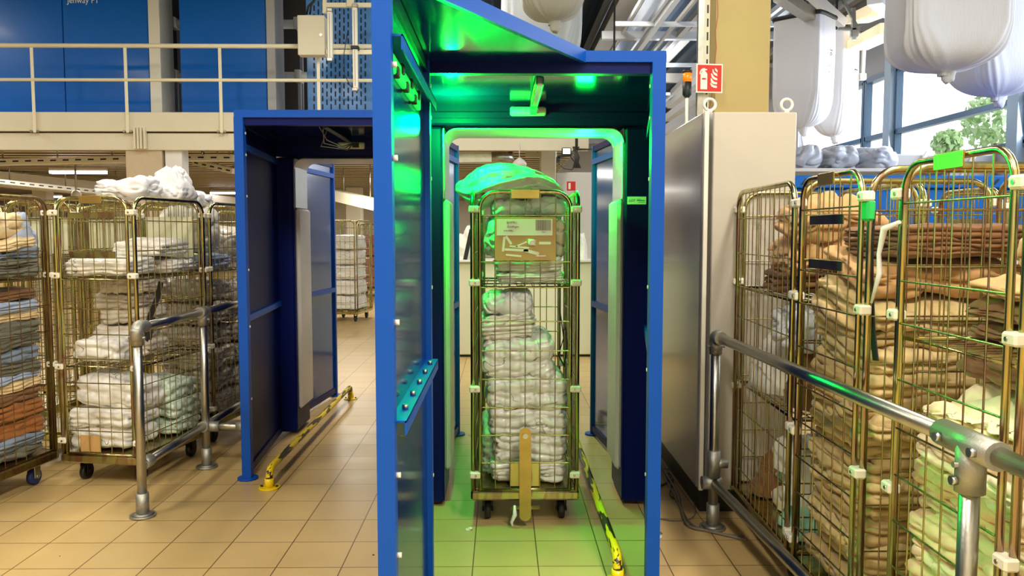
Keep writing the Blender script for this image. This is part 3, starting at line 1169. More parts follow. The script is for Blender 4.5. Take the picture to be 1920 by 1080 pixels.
def scan_gate(label, xl, xr, jw, Yf, Yj, jd, Yr, zt, zl, xfl, xfr, ext=None, dx=None):
    g = thing('scanner_gate', label, 'scanner gate', ((xl + xr) / 2, Yj, 0))
    # jambs, lintel
    for s, x in ((-1, xl), (1, xr)):
        xc = x + s * jw / 2
        j = MB().box((xc, Yj + jd / 2, zl / 2 + .01), (jw, jd, zl - .02), bev=.012).build('jamb', M['navy'], g)
        xi = x - s * .012
        c = MB().box((x - s * .014, Yj + jd / 2 + .02, .95), (.036, jd - .05, 1.52), bev=.016)
        sub(j, c, 'inner_cladding', M['clad'], g, label='white inner cladding')
        c = MB().box((x - s * .004, Yj + jd / 2 + .01, (1.712 + zl) / 2), (.012, jd - .04, zl - 1.715), bev=.003)
        sub(j, c, 'steel_liner', M['steel'], g, label='brushed steel upper liner')
        # rear wing
        xo = x + s * jw
        xrr = x + s * .02
        wing(g, (xrr, Yr), (xo, Yj + jd), zt - .08, nm='rear_wing', pw=.045, glossy='rear_blue')
        # front wing
        xf = xfl if s < 0 else xfr
        wing(g, (xf, Yf), (xo - s * .01, Yj), zt - .03, nm='front_wing', pw=.055, glossy='navy_wing')
        for z in (.5, .95, 1.3, 1.75, 2.0, 2.13):
            bolt(g, (xf + .018 * -s, Yf + .02, z), (-s, 0, 0), .008)
    MB().box(((xl + xr) / 2, Yj + jd / 2, (zl + zt) / 2 - .005), (xr - xl + 2 * jw, jd, zt - zl - .03), bev=.01).build('lintel', M['navy'], g)
    # curved soffit under the lintel
    m = MB()
    prof = []
    rr = .07
    for k in range(7):
        a = PI - PI / 2 * k / 6
        prof.append((xl + .008 + rr + rr * math.cos(a), zl - .012 - rr + rr * math.sin(a)))
    for k in range(7):
        a = PI / 2 - PI / 2 * k / 6
        prof.append((xr - .008 - rr + rr * math.cos(a), zl - .012 - rr + rr * math.sin(a)))
    out = [[Vector((x, y, z)) for x, z in prof] for y in (Yj + .004, Yj + jd - .004)]
    inn = [[Vector((x, y, z + .006)) for x, z in prof] for y in (Yj + jd - .004, Yj + .004)]
    m.grid(out + inn + [out[0]])
    m.build('soffit', M['clad'], g, label='pale curved soffit')
    m = MB()
    m.bar((xl - jw + .01, Yj - .012, zt - .09), (xr + jw - .01, Yj - .012, zt - .09), .02, .03)
    m.build('lintel_rib', M['navy'], g)
    # roof
    zb = zt - .03
    outl = [(xfl - .03, Yf), (xfr + .03, Yf), (xr + jw, Yj), (xl - jw, Yj)]
    if ext:
        outl = [(xfl - .03, Yf), (xfl - .03, ext[0]), (dx, Yf), (xfr + .03, Yf), (xr + jw, Yj), (xl - jw, Yj)]
    rf = MB().prism(outl, .022, Matrix.Translation((0, 0, zb))).build('roof_panel', M['navy_gloss'], g)
    m = MB()
    if ext:
        m.bar((dx, Yf - .01, zt - .008), (xfr + .03, Yf - .01, zt - .008), .02, .045)
        m.bar((xfl - .01, ext[0] - .01, zt - .008), (dx, Yf - .01, zt - .008), .02, .05)
    else:
        m.bar((xfl - .028, Yf - .01, zt - .008), (xfr + .028, Yf - .01, zt - .008), .02, .045)
    sub(rf, m, 'fascia', M['blue'], g)
    m = MB().bar((xfl, Yf + .02, zb - .022), (xfr, Yf + .02, zb - .022), .05, .045)
    sub(rf, m, 'cross_beam', M['navy'], g)
    return g


ZT = 2.25
YJ = flo(1190, 948).y
_d = flo(1095, 97, ZT + .014)
_e = flo(890, 0, ZT + .014)
YF, DX = _d.y, _d.x
XL = -.322
YE = _d.y + (_e.y - _d.y) / (_e.x - _d.x) * (XL - _d.x)
print('GATE', YJ, YF, DX, YE, flo(1218, 1080).y)
XR = at(1228, 600, YF).x
gate = scan_gate('tall blue scanner gate lit green with the loaded cage in it', -.325, .668, .15, YF, YJ, .42, 5.9, ZT, 2.10, XL, XR, ext=(YE,), dx=DX)
# forward left wing
wing(gate, (XL, YE), (XL, YF), ZT - .03, rails=(), nm='forward_wing', pw=.05, glossy='forward_blue')
YM = (YE + YF) / 2
LM = YF - YE
for z in (1.0, 2.06):
    m = MB()
    m.box((XL + .026, YM, z), (.055, LM - .02, .006))
    m.box((XL + .051, YM, z - .018), (.005, LM - .02, .04))
    ml = m.build('mid_rail', M['blue'], gate)
    if z == 1.0:
        for k in range(5):
            bb = MB().tube([(XL + .033, YM - .4 + .2 * k, z + .003), (XL + .033, YM - .4 + .2 * k, z + .018)], .009, 8)
            sub(ml, bb, 'bolt', M['galv'], gate)
for z in (.62, .85, 1.28, 1.73, 1.98):
    bolt(gate, (XL + .025, YE + .005, z), (1, 0, 0), .008)
# led strip under the upper rail
ls = thing('signal_strip', 'green signal strip along the inside of the forward left wing', 'lamp', (XL + .01, YE + .45, 1.98))
MB().box((XL + .014, YE + .42, 2.0), (.016, .72, .05), bev=.004).build('diffuser', M['green_led'], ls)
for k in range(6):
    MB().box((XL + .018, YE + .13 + .115 * k, 2.0 + (.016 if k % 2 else -.016)), (.022, .035, .03), bev=.003).build('clip', M['black'], ls)


def presence(label, c, half, lit):
    t = thing('presence_sensor', label, 'sensor', tuple(c), group='capsule sensors on gate lintels')
    MB().tube([c + Vector((-half, 0, 0)), c + Vector((-half + .008, 0, 0)), c + Vector((half - .008, 0, 0)), c + Vector((half, 0, 0))], [.018, .026, .026, .018], 16).build('body', M['white_plastic'], t)
    MB().box(c + Vector((half * .35, -.022, 0)), (half * .5, .012, .034), bev=.003).build('window', M['dark'] if not lit else M['white'], t)


presence('white capsule sensor, lit green, on the lintel of the tall gate', at(990, 209, YJ - .02), .097, True)
# roof strip fixture with cables
sf = thing('strip_light', 'narrow strip fixture under the roof of the tall gate', 'lamp', (.165, 3.95, ZT - .04), group='strip fixtures under gate roofs')
MB().box((.165, 3.92, ZT - .06), (.035, .85, .04), bev=.006).build('body', M['steel'], sf)
MB().box((.165, 4.18, ZT - .085), (.03, .2, .012), bev=.003).build('diffuser', M['green_led'], sf)
MB().tube([(.15, 3.5, ZT - .05), (.14, 3.8, ZT - .09), (.15, 4.1, ZT - .07)], .004, 6).build('cable', M['yellow'], sf)
# maker's plate
c = at(1194, 376, YJ - .002)
pl = thing('maker_plate', 'small white maker plate on right jamb of the tall gate', 'sign', tuple(c))
MB().box(c, (.104, .003, .042), bev=.001).build('plate', M['sign_white'], pl)
text('LGT', .018, M['ink'], pl, 'lettering', frontal((-.028, -.0022, -.001)), shear=.3, sx=1.0)
m = MB()
for (x0, x1, z, h_) in ((.0, .044, .0, .004), (.008, .042, -.0095, .0022)):
    m.box((c.x + (x0 + x1) / 2, c.y - .002, c.z + z), (x1 - x0, .001, h_))
m.tube([c + Vector((.0 + .044 * k / 16, -.002, .006 + .004 * math.sin(k * 2.1))) for k in range(9)], .0008, 5)
m.build('script_mark', mat('green_ink', sr(40, 120, 80), .6), pl)

gate2 = scan_gate('smaller dark blue scanner gate standing open at left', -1.555, -.60, .135, 4.84, 5.92, .4, 7.36, 2.25, 2.084, -1.585, -.58)
presence('cream capsule sensor on the lintel of the small gate', at(659, 273, 5.9), .1, False)
sf = thing('strip_light', 'narrow strip fixture with loose cables under the roof of the small gate', 'lamp', (-1.12, 5.3, 2.2), group='strip fixtures under gate roofs')
MB().box((-1.1, 5.35, 2.195), (.035, .8, .04), bev=.006).build('body', M['dark'], sf)
m = MB()
for k in range(3):
    m.tube([(-1.13, 4.95 + .1 * k, 2.18), (-1.14 - .02 * k, 5.2, 2.13 - .02 * k), (-1.1, 5.5 + .1 * k, 2.12), (-1.07, 5.75, 2.17)], .004, 6)
m.build('cable', M['galv'], sf)

# yellow floor guards
def floor_guard(label, x, y0, y1, bend=True):
    t = thing('floor_guard', label, 'floor guard', (x, y0, 0), group='yellow tube guards on the floor')
    z = .115
    p = [Vector((x, y0, .01)), Vector((x, y0, z - .06))] + arc((x, y0 + .06, z - .06), .06, PI, PI / 2, 5, 'yz') + arc((x, y1 - .06, z - .06), .06, PI / 2, 0, 5, 'yz') + [Vector((x, y1, .01))]
    MB().tube(p, .021, 12).build('tube', M['yellow_worn'], t)
    for y in (y0, y1):
        f_ = MB().tube([(x, y, 0), (x, y, .009)], .062, 20)
        f_.tube([(x, y, .009), (x, y, .06)], .027, 14)
        fo = f_.build('floor_flange', M['yellow'], t)
        s_ = MB()
        for a in (0, PI):
            s_.tube([(x + .045 * math.cos(a), y, .009), (x + .045 * math.cos(a), y, .016)], .009, 8)
        sub(fo, s_, 'bolt', M['dark'], t)


a = flo(505, 915)
floor_guard('yellow tube floor guard along the small gate passage', a.x, a.y, flo(660, 748).y)
a = flo(1158, 1092)
floor_guard('yellow tube floor guard beside the cage in the green light', a.x, a.y, 6.2)

# =================================================================== HANDRAILS
def handrail(label, pts, rails, z1, side=None, r=.0245, lower_side=None, extra=None):
    t = thing('handrail', label, 'handrail', tuple(Vector((*pts[0], 0))), group='galvanised tube handrails')
    for i, (x, y) in enumerate(pts):
        po = MB().tube([(x, y, .01), (x, y, z1)], r, 14).build('post', M['galv'], t)
        q = MB().tube([(x, y, .01), (x, y, .13), ], r + .009, 14)
        q.tube([(x, y, 0), (x, y, .012)], .068, 18)
        q.tube([(x, y, .012), (x, y, .02)], [.06, r + .01], 18)
        fo = sub(po, q, 'floor_flange', M['cast'], t)
        q = MB().tube([(x, y, z1 - .09), (x, y, z1 - .0), ], r + .008, 14)
        q.tube([(x - .045, y, z1 - .05), (x + .045, y, z1 - .05)], .008, 8)
        sub(po, q, 'fitting', M['cast'], t)
    for za_, zb_, (x0, y0), (x1, y1) in rails:
        ro = MB().tube([(x0, y0, za_), (x1, y1, zb_)], r, 14).build('rail', M['galv'], t)
    return t


a, b = flo(268, 968), flo(388, 876)
pa, pb = (a.x, a.y), (b.x, b.y)
ext_ = (b.x + .02, b.y + .95)
hl = handrail('galvanised tube handrail at left, in front of the white linen cage', [pa, pb], [(1.02, 1.02, pa, pb), (1.02, 1.02, pb, ext_), (.28, .28, pa, pb), (.28, .28, pb, ext_), (.27, .27, pb, (at(470, 800, b.y).x, b.y))], 1.02)
m = MB()
m.tube([(pa[0], pa[1], .95), (pa[0], pa[1], 1.0)] + [(pa[0], pa[1] + .035 - .035 * math.cos(PI / 2 * k / 5), 1.0 + .028 * math.sin(PI / 2 * k / 5)) for k in range(6)] + [(pa[0], pa[1] + .1, 1.022)], .034, 14)
m.build('elbow', M['cast'], hl)
for z in (.28, 1.02):
    MB().tube([(pb[0], pb[1] - .06, z), (pb[0], pb[1] + .06, z)], .035, 14).build('fitting', M['cast'], hl)
MB().tube([(pb[0], pb[1], .27), (pb[0] + .09, pb[1], .27)], .034, 14).build('fitting', M['cast'], hl)
c = at(456, 798, b.y)
MB().tube([(c.x - .04, b.y, .27), (c.x + .04, b.y, .27)], .034, 14).build('fitting', M['cast'], hl)
MB().tube([(pa[0], pa[1] + .02, .28), (pa[0], pa[1] + .11, .28)], .034, 14).build('fitting', M['cast'], hl)

a = flo(1336, 990)
pa = (a.x, a.y)
pb = (1.168, 1.92)
pc = (1.19, .6)
hr = handrail('galvanised tube handrail at right, in front of the brown blanket cages', [pa, pb], [(1.0, 1.0, pa, pb), (1.0, 1.0, pb, pc), (.24, .24, (pa[0], pa[1] - .0), pb)], 1.0)
m = MB()
m.tube([(pa[0], pa[1], .93), (pa[0], pa[1], .985)] + [(pa[0] + .0, pa[1] - .035 + .035 * math.cos(PI / 2 * k / 5), .985 + .02 * math.sin(PI / 2 * k / 5)) for k in range(6)] + [(pa[0], pa[1] - .1, 1.002)], .034, 14)
m.build('elbow', M['cast'], hr)
m = MB()
m.tube([(pb[0], pb[1] - .11, 1.0), (pb[0], pb[1] + .13, 1.0)], .036, 16)
m.tube([(pb[0], pb[1], .88), (pb[0], pb[1], 1.0)], .036, 16)
tee = m.build('tee_fitting', M['cast'], hr)
for y, z in ((.08, 1.0), (-.07, 1.0), (0, .91)):
    q = MB().tube([(pb[0] - .034, pb[1] + y, z), (pb[0] - .05, pb[1] + y, z)], .012, 12)
    sub(tee, q, 'set_screw', M['steel'], hr)
m = MB()
m.tube([(pa[0], pa[1], .27), (pa[0], pa[1], .41)], .034, 14)
m.tube([(pa[0] - .06, pa[1] + .0, .24), (pa[0] + .04, pa[1], .24)], .034, 14)
m.tube([(pa[0], pa[1], .34), (pa[0] + .07, pa[1], .34)], .024, 12)
m.build('cross_fitting', M['cast'], hr)

# =================================================================== CABINET, BEACON, SIGN
cb = thing('control_cabinet', 'tall white steel control cabinet right of the tall gate', 'cabinet', (1.29, 5.0, 0))
cx0, cx1 = 1.055, 1.545
cy0, cy1 = 4.17, 5.95
zt_ = 2.16
MB().box(((cx0 + cx1) / 2, (cy0 + cy1) / 2 + .02, (zt_ + .14) / 2), (cx1 - cx0, cy1 - cy0 - .04, zt_ - .14), bev=.006).build('body', M['cab_side'], cb)
MB().box(((cx0 + cx1) / 2 + .012, (cy0 + cy1) / 2 + .03, .07), (cx1 - cx0 - .03, cy1 - cy0 - .06, .14)).build('plinth', M['black'], cb, label='black plinth')
d = MB().box(((cx0 + cx1) / 2 + .02, cy0 - .006, (zt_ + .14) / 2), (cx1 - cx0 - .055, .022, zt_ - .15), bev=.004).build('door', M['cabinet'], cb)
MB().box((cx0 + .014, cy0 + .0, (zt_ + .14) / 2), (.024, .024, zt_ - .14), bev=.003).build('corner_post', M['white_plastic'], cb)
for x in (cx0 + .045, cx1 - .035):
    ey = MB().tube([Vector((x, cy0 + .06, zt_ + .045)) + Vector((.03 * math.cos(a * PI / 9), 0, .03 * math.sin(a * PI / 9))) for a in range(18)], .008, 8, closed=True)
    ey.tube([(x, cy0 + .06, zt_), (x, cy0 + .06, zt_ + .015)], .014, 10)
    ey.build('lifting_eye', M['white_plastic'], cb)
ey = MB().tube([Vector((cx0 + .045, cy1 - .08, zt_ + .05)) + Vector((.03 * math.cos(a * PI / 9), 0, .03 * math.sin(a * PI / 9))) for a in range(18)], .008, 8, closed=True)
ey.build('lifting_eye', M['white_plastic'], cb)

bc = at(1287, 240, 5.75)
bz = zt_
t = thing('signal_beacon', 'orange and black signal beacon on a thin pole on the cabinet', 'beacon', (bc.x, 5.75, bz))
z0, z1, z2, z3 = at(1287, 180, 5.75).z, at(1287, 154, 5.75).z, at(1287, 137, 5.75).z, at(1287, 132, 5.75).z
MB().tube([(bc.x, 5.75, bz), (bc.x, 5.75, z0)], .011, 12).build('pole', M['white_plastic'], t)
MB().tube([(bc.x, 5.75, z0 - .012), (bc.x, 5.75, z0 + .01), (bc.x, 5.75, z1)], [.016, .032, .032], 18).build('body', M['dark'], t)
MB().tube([(bc.x, 5.75, z1), (bc.x, 5.75, z2)], .031, 18).build('lens', M['orange'], t)
MB().tube([(bc.x, 5.75, z2), (bc.x, 5.75, z3)], .034, 18).build('cap', M['black'], t)

# slotted strut beside the column
sy = 6.05
c = at(1316, 100, sy)
st = thing('slotted_strut', 'upright slotted steel strut left of the yellow column', 'strut', (c.x, sy, 0))
MB().box((c.x - .012, sy, 2.4), (.045, .05, 4.8)).build('channel', M['galv'], st)
MB().box((c.x + .03, sy - .01, 2.4), (.04, .03, 4.8)).build('flange', M['cream'], st)
m = MB()
for k in range(46):
    m.box((c.x + .034, sy - .026, .2 + .1 * k), (.012, .002, .06))
m.build('slot_pattern', M['black'], st)
# fire extinguisher sign (its face turned slightly)
SY = 5.98
c = at(1330, 147, SY)
sg = thing('fire_extinguisher_sign', 'red fire extinguisher sign fixed to the yellow column', 'sign', tuple(c), R(6), world=False)
MB().box((0, 0, 0), (.205, .006, .215), bev=.002).build('plate', M['sign_white'], sg, label='white border plate')
MB().box((0, -.0035, 0), (.185, .002, .195)).build('red_field', M['red'], sg, label='red field')
SM = Matrix.Translation((0, -.0045, 0)) @ Matrix.Rotation(PI / 2, 4, 'X')
m = MB()
m.prism([(-.07, -.082), (-.018, -.082), (-.018, .03), (-.026, .045), (-.036, .05), (-.034, .058), (-.02, .06), (-.02, .067), (-.034, .068), (-.04, .074), (-.054, .072), (-.068, .062), (-.077, .045), (-.078, .028), (-.071, .03), (-.068, .044), (-.06, .054), (-.054, .05), (-.062, .044), (-.07, .03)], .001, SM)
m.prism([(.008, -.0), (.012, -.03), (.03, -.042), (.058, -.044), (.058, -.028), (.04, -.026), (.026, -.016), (.016, -.0)], .001, SM @ Matrix.Translation((0, 0, 0)))
m.prism([(.01, .036), (.016, .008), (.034, -.008), (.06, -.014), (.058, .002), (.042, .006), (.028, .018), (.02, .034)], .001, SM)
m.prism([(.022, .068), (.022, .044), (.036, .026), (.06, .016), (.058, .034), (.044, .04), (.032, .05), (.028, .066)], .001, SM)
m.prism([(.04, .076), (.042, .06), (.06, .042), (.06, .06), (.05, .072)], .001, SM)
m.prism([(.004, -.036), (.016, -.06), (.034, -.068), (.058, -.07), (.056, -.054), (.036, -.052), (.02, -.044), (.012, -.034)], .001, SM)
m.build('extinguisher_symbol', M['sign_white'], sg)
MB().box((-.044, -.0058, -.005), (.03, .001, .012)).build('label_band', M['red'], sg)
m = MB()
cc = at(1342, 60, 6.1)
m.tube([at(1345, -5, 6.1), at(1346, 30, 6.1), at(1341, 60, 6.1), at(1343, 90, 6.1), at(1340, 118, 6.1), at(1334, 185, 6.1), at(1330, 205, 6.1), Vector((at(1330, 205, 6.1).x, 6.1, .005))], .003, 5)
solo('red_wire', m, M['red_wire'], 'thin red wire running down beside the yellow column', 'wire')

# =================================================================== ROLL CAGES
# --- centre cage in the green gate
CX = .117
CC = cage('loaded roll cage standing in the green light of the tall gate', (CX, 4.03, 0), 0, W=.565, L=.82, shelves=(1.25,), plates=('top',))
y = .0
tg = MB()
prof = []
for k in range(13):
    a = PI * k / 12
    prof.append((.03 * math.cos(a), .5 + .028 * math.sin(a)))
for k in range(13):
    a = PI + PI * k / 12
    prof.append((.03 * math.cos(a), .07 + .03 * math.sin(a)))
tg.prism(prof, .006, Matrix.Translation((0, -.036, 0)) @ Matrix.Rotation(PI / 2, 4, 'X'))
to = tg.build('hitch_tongue', M['tongue'], CC, label='flat brassy hitch tongue')
sub(to, MB().tube([(0, -.03, .487), (0, -.05, .487)], .014, 14), 'pivot_bolt', M['steel'])
sub(to, MB().tube([(-.075, -.025, .105), (.075, -.025, .105)], .01, 10), 'bracket', M['tongue'])
MB().box((.0, .02, .27), (.15, .004, .13)).build('kick_plate', M['zinc'], CC)
m = MB()
m.box((0, -.004, 1.497), (.312, .006, .222), bev=.001)
cd = m.build('card_holder', M['card_old'], CC, label='cardboard card with paper label and barcode')
m = MB().box((-.004, -.0085, 1.556), (.284, .001, .084))
lb = sub(cd, m, 'paper_label', M['sheet_label'])
m = MB()
rnd = random.Random(4)
x = .052
while x < .128:
    w_ = rnd.choice((.0012, .0018, .0026))
    m.box((x, -.0095, 1.566), (w_, .0006, .054))
    x += w_ + rnd.choice((.0012, .0018, .0024))
sub(cd, m, 'barcode', M['ink'])
fm = lambda x, z: Matrix.Translation((x, -.0095, z)) @ Matrix.Rotation(PI / 2, 4, 'X')
text('|||| NIMEL |', .014, M['ink_soft'], CC, 'lettering', fm(-.07, 1.581), sx=.8)
text('Goldfinger', .016, M['ink_soft'], CC, 'lettering', fm(-.065, 1.558), shear=.35, sx=.9)
text('5140 WEILL', .011, M['ink'], CC, 'lettering', fm(-.086, 1.538), sx=.9)
text('0028 1', .009, M['ink_soft'], CC, 'lettering', fm(.095, 1.531))
m = MB()
for (x0, z0, w_, h_, a) in ((-.11, 1.47, .012, .075, .1), (-.085, 1.49, .012, .05, -.6), (-.03, 1.455, .1, .009, .1), (-.045, 1.44, .12, .012, 0.05), (-.02, 1.47, .06, .008, -.4),
                         (.03, 1.43, .08, .016, .25), (-.06, 1.412, .08, .009, .1), (.08, 1.41, .05, .006, 0), (.1, 1.475, .06, .014, 0)):
    m.box((x0, -.0074, z0), (w_, .0006, h_), rot=Matrix.Rotation(a, 3, 'Y'))
sub(cd, m, 'glue_residue', M['sheet_label'])
m = soft_box((.045, .012, .032), .006, 3, amp=.006, scale=30, n=6)
m.xf(Matrix.Translation((.035, -.014, 1.463)))
sub(cd, m, 'torn_paper', M['sheet_label'])
m = MB()
pts = [(.2, .3, 1.1), (.22, .28, .95), (.19, .26, .86), (.22, .24, .8), (.235, .22, .92), (.225, .22, 1.02)]
for i in range(len(pts) - 1):
    m.bar(pts[i], pts[i + 1], .03, .004, up=(1, 0, 0))
m.build('strap', M['belt'], CC, label='black webbing strap')

# contents of the centre cage ------------------------------------------------
def P(px, py, depth):         # local position in the centre cage from a pixel at depth behind its front
    q = at(px, py, 4.03 + depth)
    return q.x - CX, q.z


gcen = 'bundles in the cage inside the tall gate'


def cen(label, px0, py0, px1, py1, dep, dy, seed, mk='pack', layers=0, tilt=0, name='linen_bundle', cat='linen bundle', r=.05, amp=.018, **k):
    x0, z0 = P(px0, py1, dep)
    x1, z1 = P(px1, py0, dep)
    z0 = max(z0, .196)
    x1 = min(x1, .232)
    x0 = max(x0, -.236)
    dep = max(dep, .055)
    m = soft_box((x1 - x0, dy, z1 - z0), r, seed, layers=layers, amp=amp, n=28, **k)
    return put(m, name, M[mk], label, cat, CC, ((x0 + x1) / 2, dep + dy / 2, z0), 0, gcen, tilt=(0, tilt))


# big sack lying on top
m = MB()
rows = []
n = 72
prof = [(856, 345, 357, .02), (862, 339, 366, .05), (872, 335, 377, .08), (884, 322, 390, .13), (898, 312, 396, .19), (915, 307, 392, .23), (940, 305, 384, .26), (965, 307, 378, .27), (990, 312, 373, .27),
        (1012, 321, 369, .26), (1032, 334, 368, .23), (1048, 350, 374, .18), (1060, 368, 386, .12), (1066, 382, 394, .05)]
for i in range(len(prof) - 1):
    for q in range(5):
        f_ = q / 5
        a_, b_ = prof[i], prof[i + 1]
        px_, yt_, yb_, dw = [a_[k] + (b_[k] - a_[k]) * f_ for k in range(4)]
        x_, zt2 = P(px_, yt_, .3)
        _, zb2 = P(px_, yb_, .12)
        row = []
        for j in range(n):
            a = 2 * PI * j / n
            d = Vector((x_ * 4, math.cos(a), math.sin(a)))
            k = 1 + .05 * math.sin(a * 11 + x_ * 14) + .035 * math.sin(a * 19 + x_ * 22) + .14 * fbm(d, 1.4, 5, 4) + .08 * fbm(d, 4, 8, 3) - .09 * max(0, 1 - abs(noise.noise(Vector((x_ * 5, a * 2.2 + x_ * 3, 2)))) / .14)
            row.append(Vector((x_ + .008 * math.sin(a * 3), .34 + math.cos(a) * dw * 1.15 * k, (zt2 + zb2) / 2 + math.sin(a) * (zt2 - zb2) / 2 * (.96 + .5 * (k - 1)))))
        rows.append(row)
m.grid(rows, True)
o_ = len(rows) - 1
m.f.append(list(range(n))[::-1]); m.sm.append(True)
m.f.append([o_ * n + j for j in range(n)]); m.sm.append(True)
put(m, 'laundry_sack', M['sack'], 'large tied laundry sack lying across the top of the green-lit cage', 'laundry sack', CC, (0, 0, 0))
cen('film bundle sagging below the sack at the upper left', 918, 376, 1006, 406, .08, .5, 21, 'film')
cen('rolled clear film bundle with a round end at the upper right', 985, 366, 1068, 408, .1, .5, 22, 'film', r=.06)
cen('lumpy film bundle squeezed left of the cardboard card', 902, 404, 958, 482, .09, .5, 23, 'film', r=.06, amp=.03)
cen('film bundle hidden mostly behind the cardboard card', 948, 408, 1046, 486, .12, .5, 24, 'pack_plain')
cen('dull film bundle squeezed right of the cardboard card', 1034, 416, 1076, 486, .09, .5, 25, 'pack_grey', r=.05, amp=.03)
cen('film bundle on the shelf under the card, upper of two', 922, 482, 1062, 512, .06, .6, 26, 'pack_plain', layers=4)
cen('folded towel bundle lying on the shelf under the card', 928, 508, 1062, 534, .05, .65, 27, 'pack_plain', layers=5, depth=.012)
cen('film wrapped towel bundle topmost under the shelf', 893, 551, 1006, 592, .08, .5, 28, 'film', tilt=-.06)
cen('folded towel bundle second under the shelf', 895, 586, 1010, 640, .07, .55, 29, 'pack_plain', layers=6, depth=.012, tilt=-.08)
cen('large white linen bundle third under the shelf', 893, 634, 1044, 716, .05, .6, 30, 'pack', layers=2)
cen('white linen bundle bulging right, fourth under the shelf', 906, 704, 1068, 774, .05, .62, 31, 'pack', layers=2, r=.06)
cen('wide white linen bundle above the hitch tongue', 912, 766, 1066, 824, .05, .62, 32, 'pack', layers=3)
cen('white linen bundle beside the top of the hitch tongue', 922, 814, 1068, 872, .05, .62, 33, 'pack', layers=3)
cen('bottom white linen bundle on the deck of the centre cage', 916, 866, 1068, 924, .05, .64, 34, 'pack', layers=3)
cen('green-lit film bundle showing at the lower left edge', 893, 800, 934, 900, .2, .4, 35, 'film', amp=.03)
m = MB()
x, z = P(961, 998, -.02)
m.tube([(x + .01, -.03, .12), (x + .012, -.034, .07), (x - .006, -.03, .03), (x, -.035, .012)], [.006, .012, .009, .004], 7)
put(m, 'film_scrap', M['film'], 'torn strip of clear film dangling under the hitch tongue', 'film scrap', CC, (0, 0, 0))

# --- left cages
CB = cage('roll cage of white linen behind the left handrail', (-2.16 - .27 * .988, 4.67 + .27 * .156, 0), R(-9), W=.54, L=.8, shelves=(1.25, .72), plates=('top', 1.63, 1.4))
CA = cage('leftmost roll cage packed with brown and grey blankets', (-3.145, 4.05, 0), R(-8), W=.56, L=.85, shelves=(1.25,), zinc='zinc_dark', tyre='blue', dense=9)
C3 = cage('roll cage of grey film bundles against the small gate', (-2.327, 5.64, 0), R(-9), W=.54, L=.8, shelves=(1.25,))
backs = [(-3.05, 5.25), (-3.12, 6.3), (-3.78, 5.7), (-3.9, 6.9), (-2.95, 7.5)]
for i, (x, y) in enumerate(backs):
    c = cage(['empty roll cage directly behind the leftmost blanket cage', 'empty roll cage behind the white linen cage', 'empty roll cage at far left behind the blanket cage',
              'empty roll cage in the third row at left', 'empty roll cage at the back by the grey film bundles'][i], (x, y, 0), R(-8), W=.55, L=.8, shelves=(), group='empty roll cages at left', detail=False)
    MB().box((0, .03, 1.51), (.36, .006, .24)).build('board', mat('pale_board', sr(222, 222, 190), .6), c, label='pale card board')

gB = 'linen bundles in the white linen cage'


def inb(cart, label, loc, size, seed, mk, rz=0, layers=3, tilt=(0, 0), group=gB, name='linen_bundle', cat='linen bundle', r=.05, amp=.018, n=18, **k):
    m = soft_box(size, r, seed, layers=layers, amp=amp, n=n, **k)
    return put(m, name, M[mk], label, cat, cart, loc, rz, group, tilt)


inb(CB, 'flat white bundle on the upper shelf of the white linen cage, front', (-.03, .22, 1.265), (.44, .36, .115), 41, 'pack', layers=4)
inb(CB, 'white bundle on the upper shelf of the white linen cage, back', (.02, .6, 1.265), (.44, .34, .1), 42, 'pack', layers=4)
inb(CB, 'white folded bundle lying over the two shelf bundles', (.06, .5, 1.38), (.36, .42, .1), 43, 'pack_plain', layers=3)
inb(CB, 'single white bundle on the middle shelf of the white linen cage', (-.08, .24, .735), (.32, .36, .15), 44, 'pack', layers=2)
for i, (lab, x, y, z, sx, sy, sz, mk, tl) in enumerate((
        ('bottom left white bundle behind the cardboard tag', -.06, .22, .2, .42, .36, .14, 'pack', 0),
        ('second white bundle from the bottom at the cage front', -.03, .22, .33, .44, .38, .13, 'pack', -.05),
        ('slanting top white bundle at the front of the lower stack', -.02, .23, .455, .44, .36, .19, 'pack', .12),
        ('bottom mint bundle seen through the side mesh', .09, .58, .2, .32, .34, .12, 'pack_mint', 0),
        ('middle mint bundle seen through the side mesh', .08, .58, .315, .34, .36, .12, 'pack_mint', 0),
        ('top mint bundle seen through the side mesh', .06, .55, .43, .36, .38, .14, 'pack_mint', .08))):
    inb(CB, lab, (x, y, z), (sx, sy, sz), 50 + i, mk, layers=2, tilt=(0, tl))
m = MB().box((0, 0, .05), (.13, .006, .1))
put(m, 'cardboard_tag', M['card'], 'brown cardboard tag standing at the bottom of the white linen cage', 'card', CB, (-.08, .025, .2))
m = MB().box((0, 0, .12), (.34, .006, .24))
m.box((0, 0, .258), (.34, .012, .036))
put(m, 'name_board', mat('pale_board', sr(222, 222, 190), .6), 'pale board with brass edge standing on the upper shelf', 'board', CB, (.02, .765, 1.36))
m = MB()
pts = [(.24, .3, 1.22), (.2, .32, 1.12), (.15, .3, .98), (.13, .28, .88), (.17, .26, .86), (.2, .27, 1.0)]
for i in range(len(pts) - 1):
    m.bar(pts[i], pts[i + 1], .035, .004, up=(0, 1, 0))
so = bpy.data.objects.new('strap', m.mesh('strap', M['belt'])); col.objects.link(so); so.parent = CB
gC = 'grey film bundles behind the left handrail'
for i in range(6):
    z = .2 + .165 * i
    inb(CB if False else C3, ['bottom', 'second lowest', 'third lowest', 'fourth', 'fifth', 'topmost'][i] + ' grey film bundle of the stack against the small gate', (.01 * (-1) ** i, .26, z), (.45, .4, .16), 70 + i, 'pack_grey', layers=3, group=gC, amp=.024)
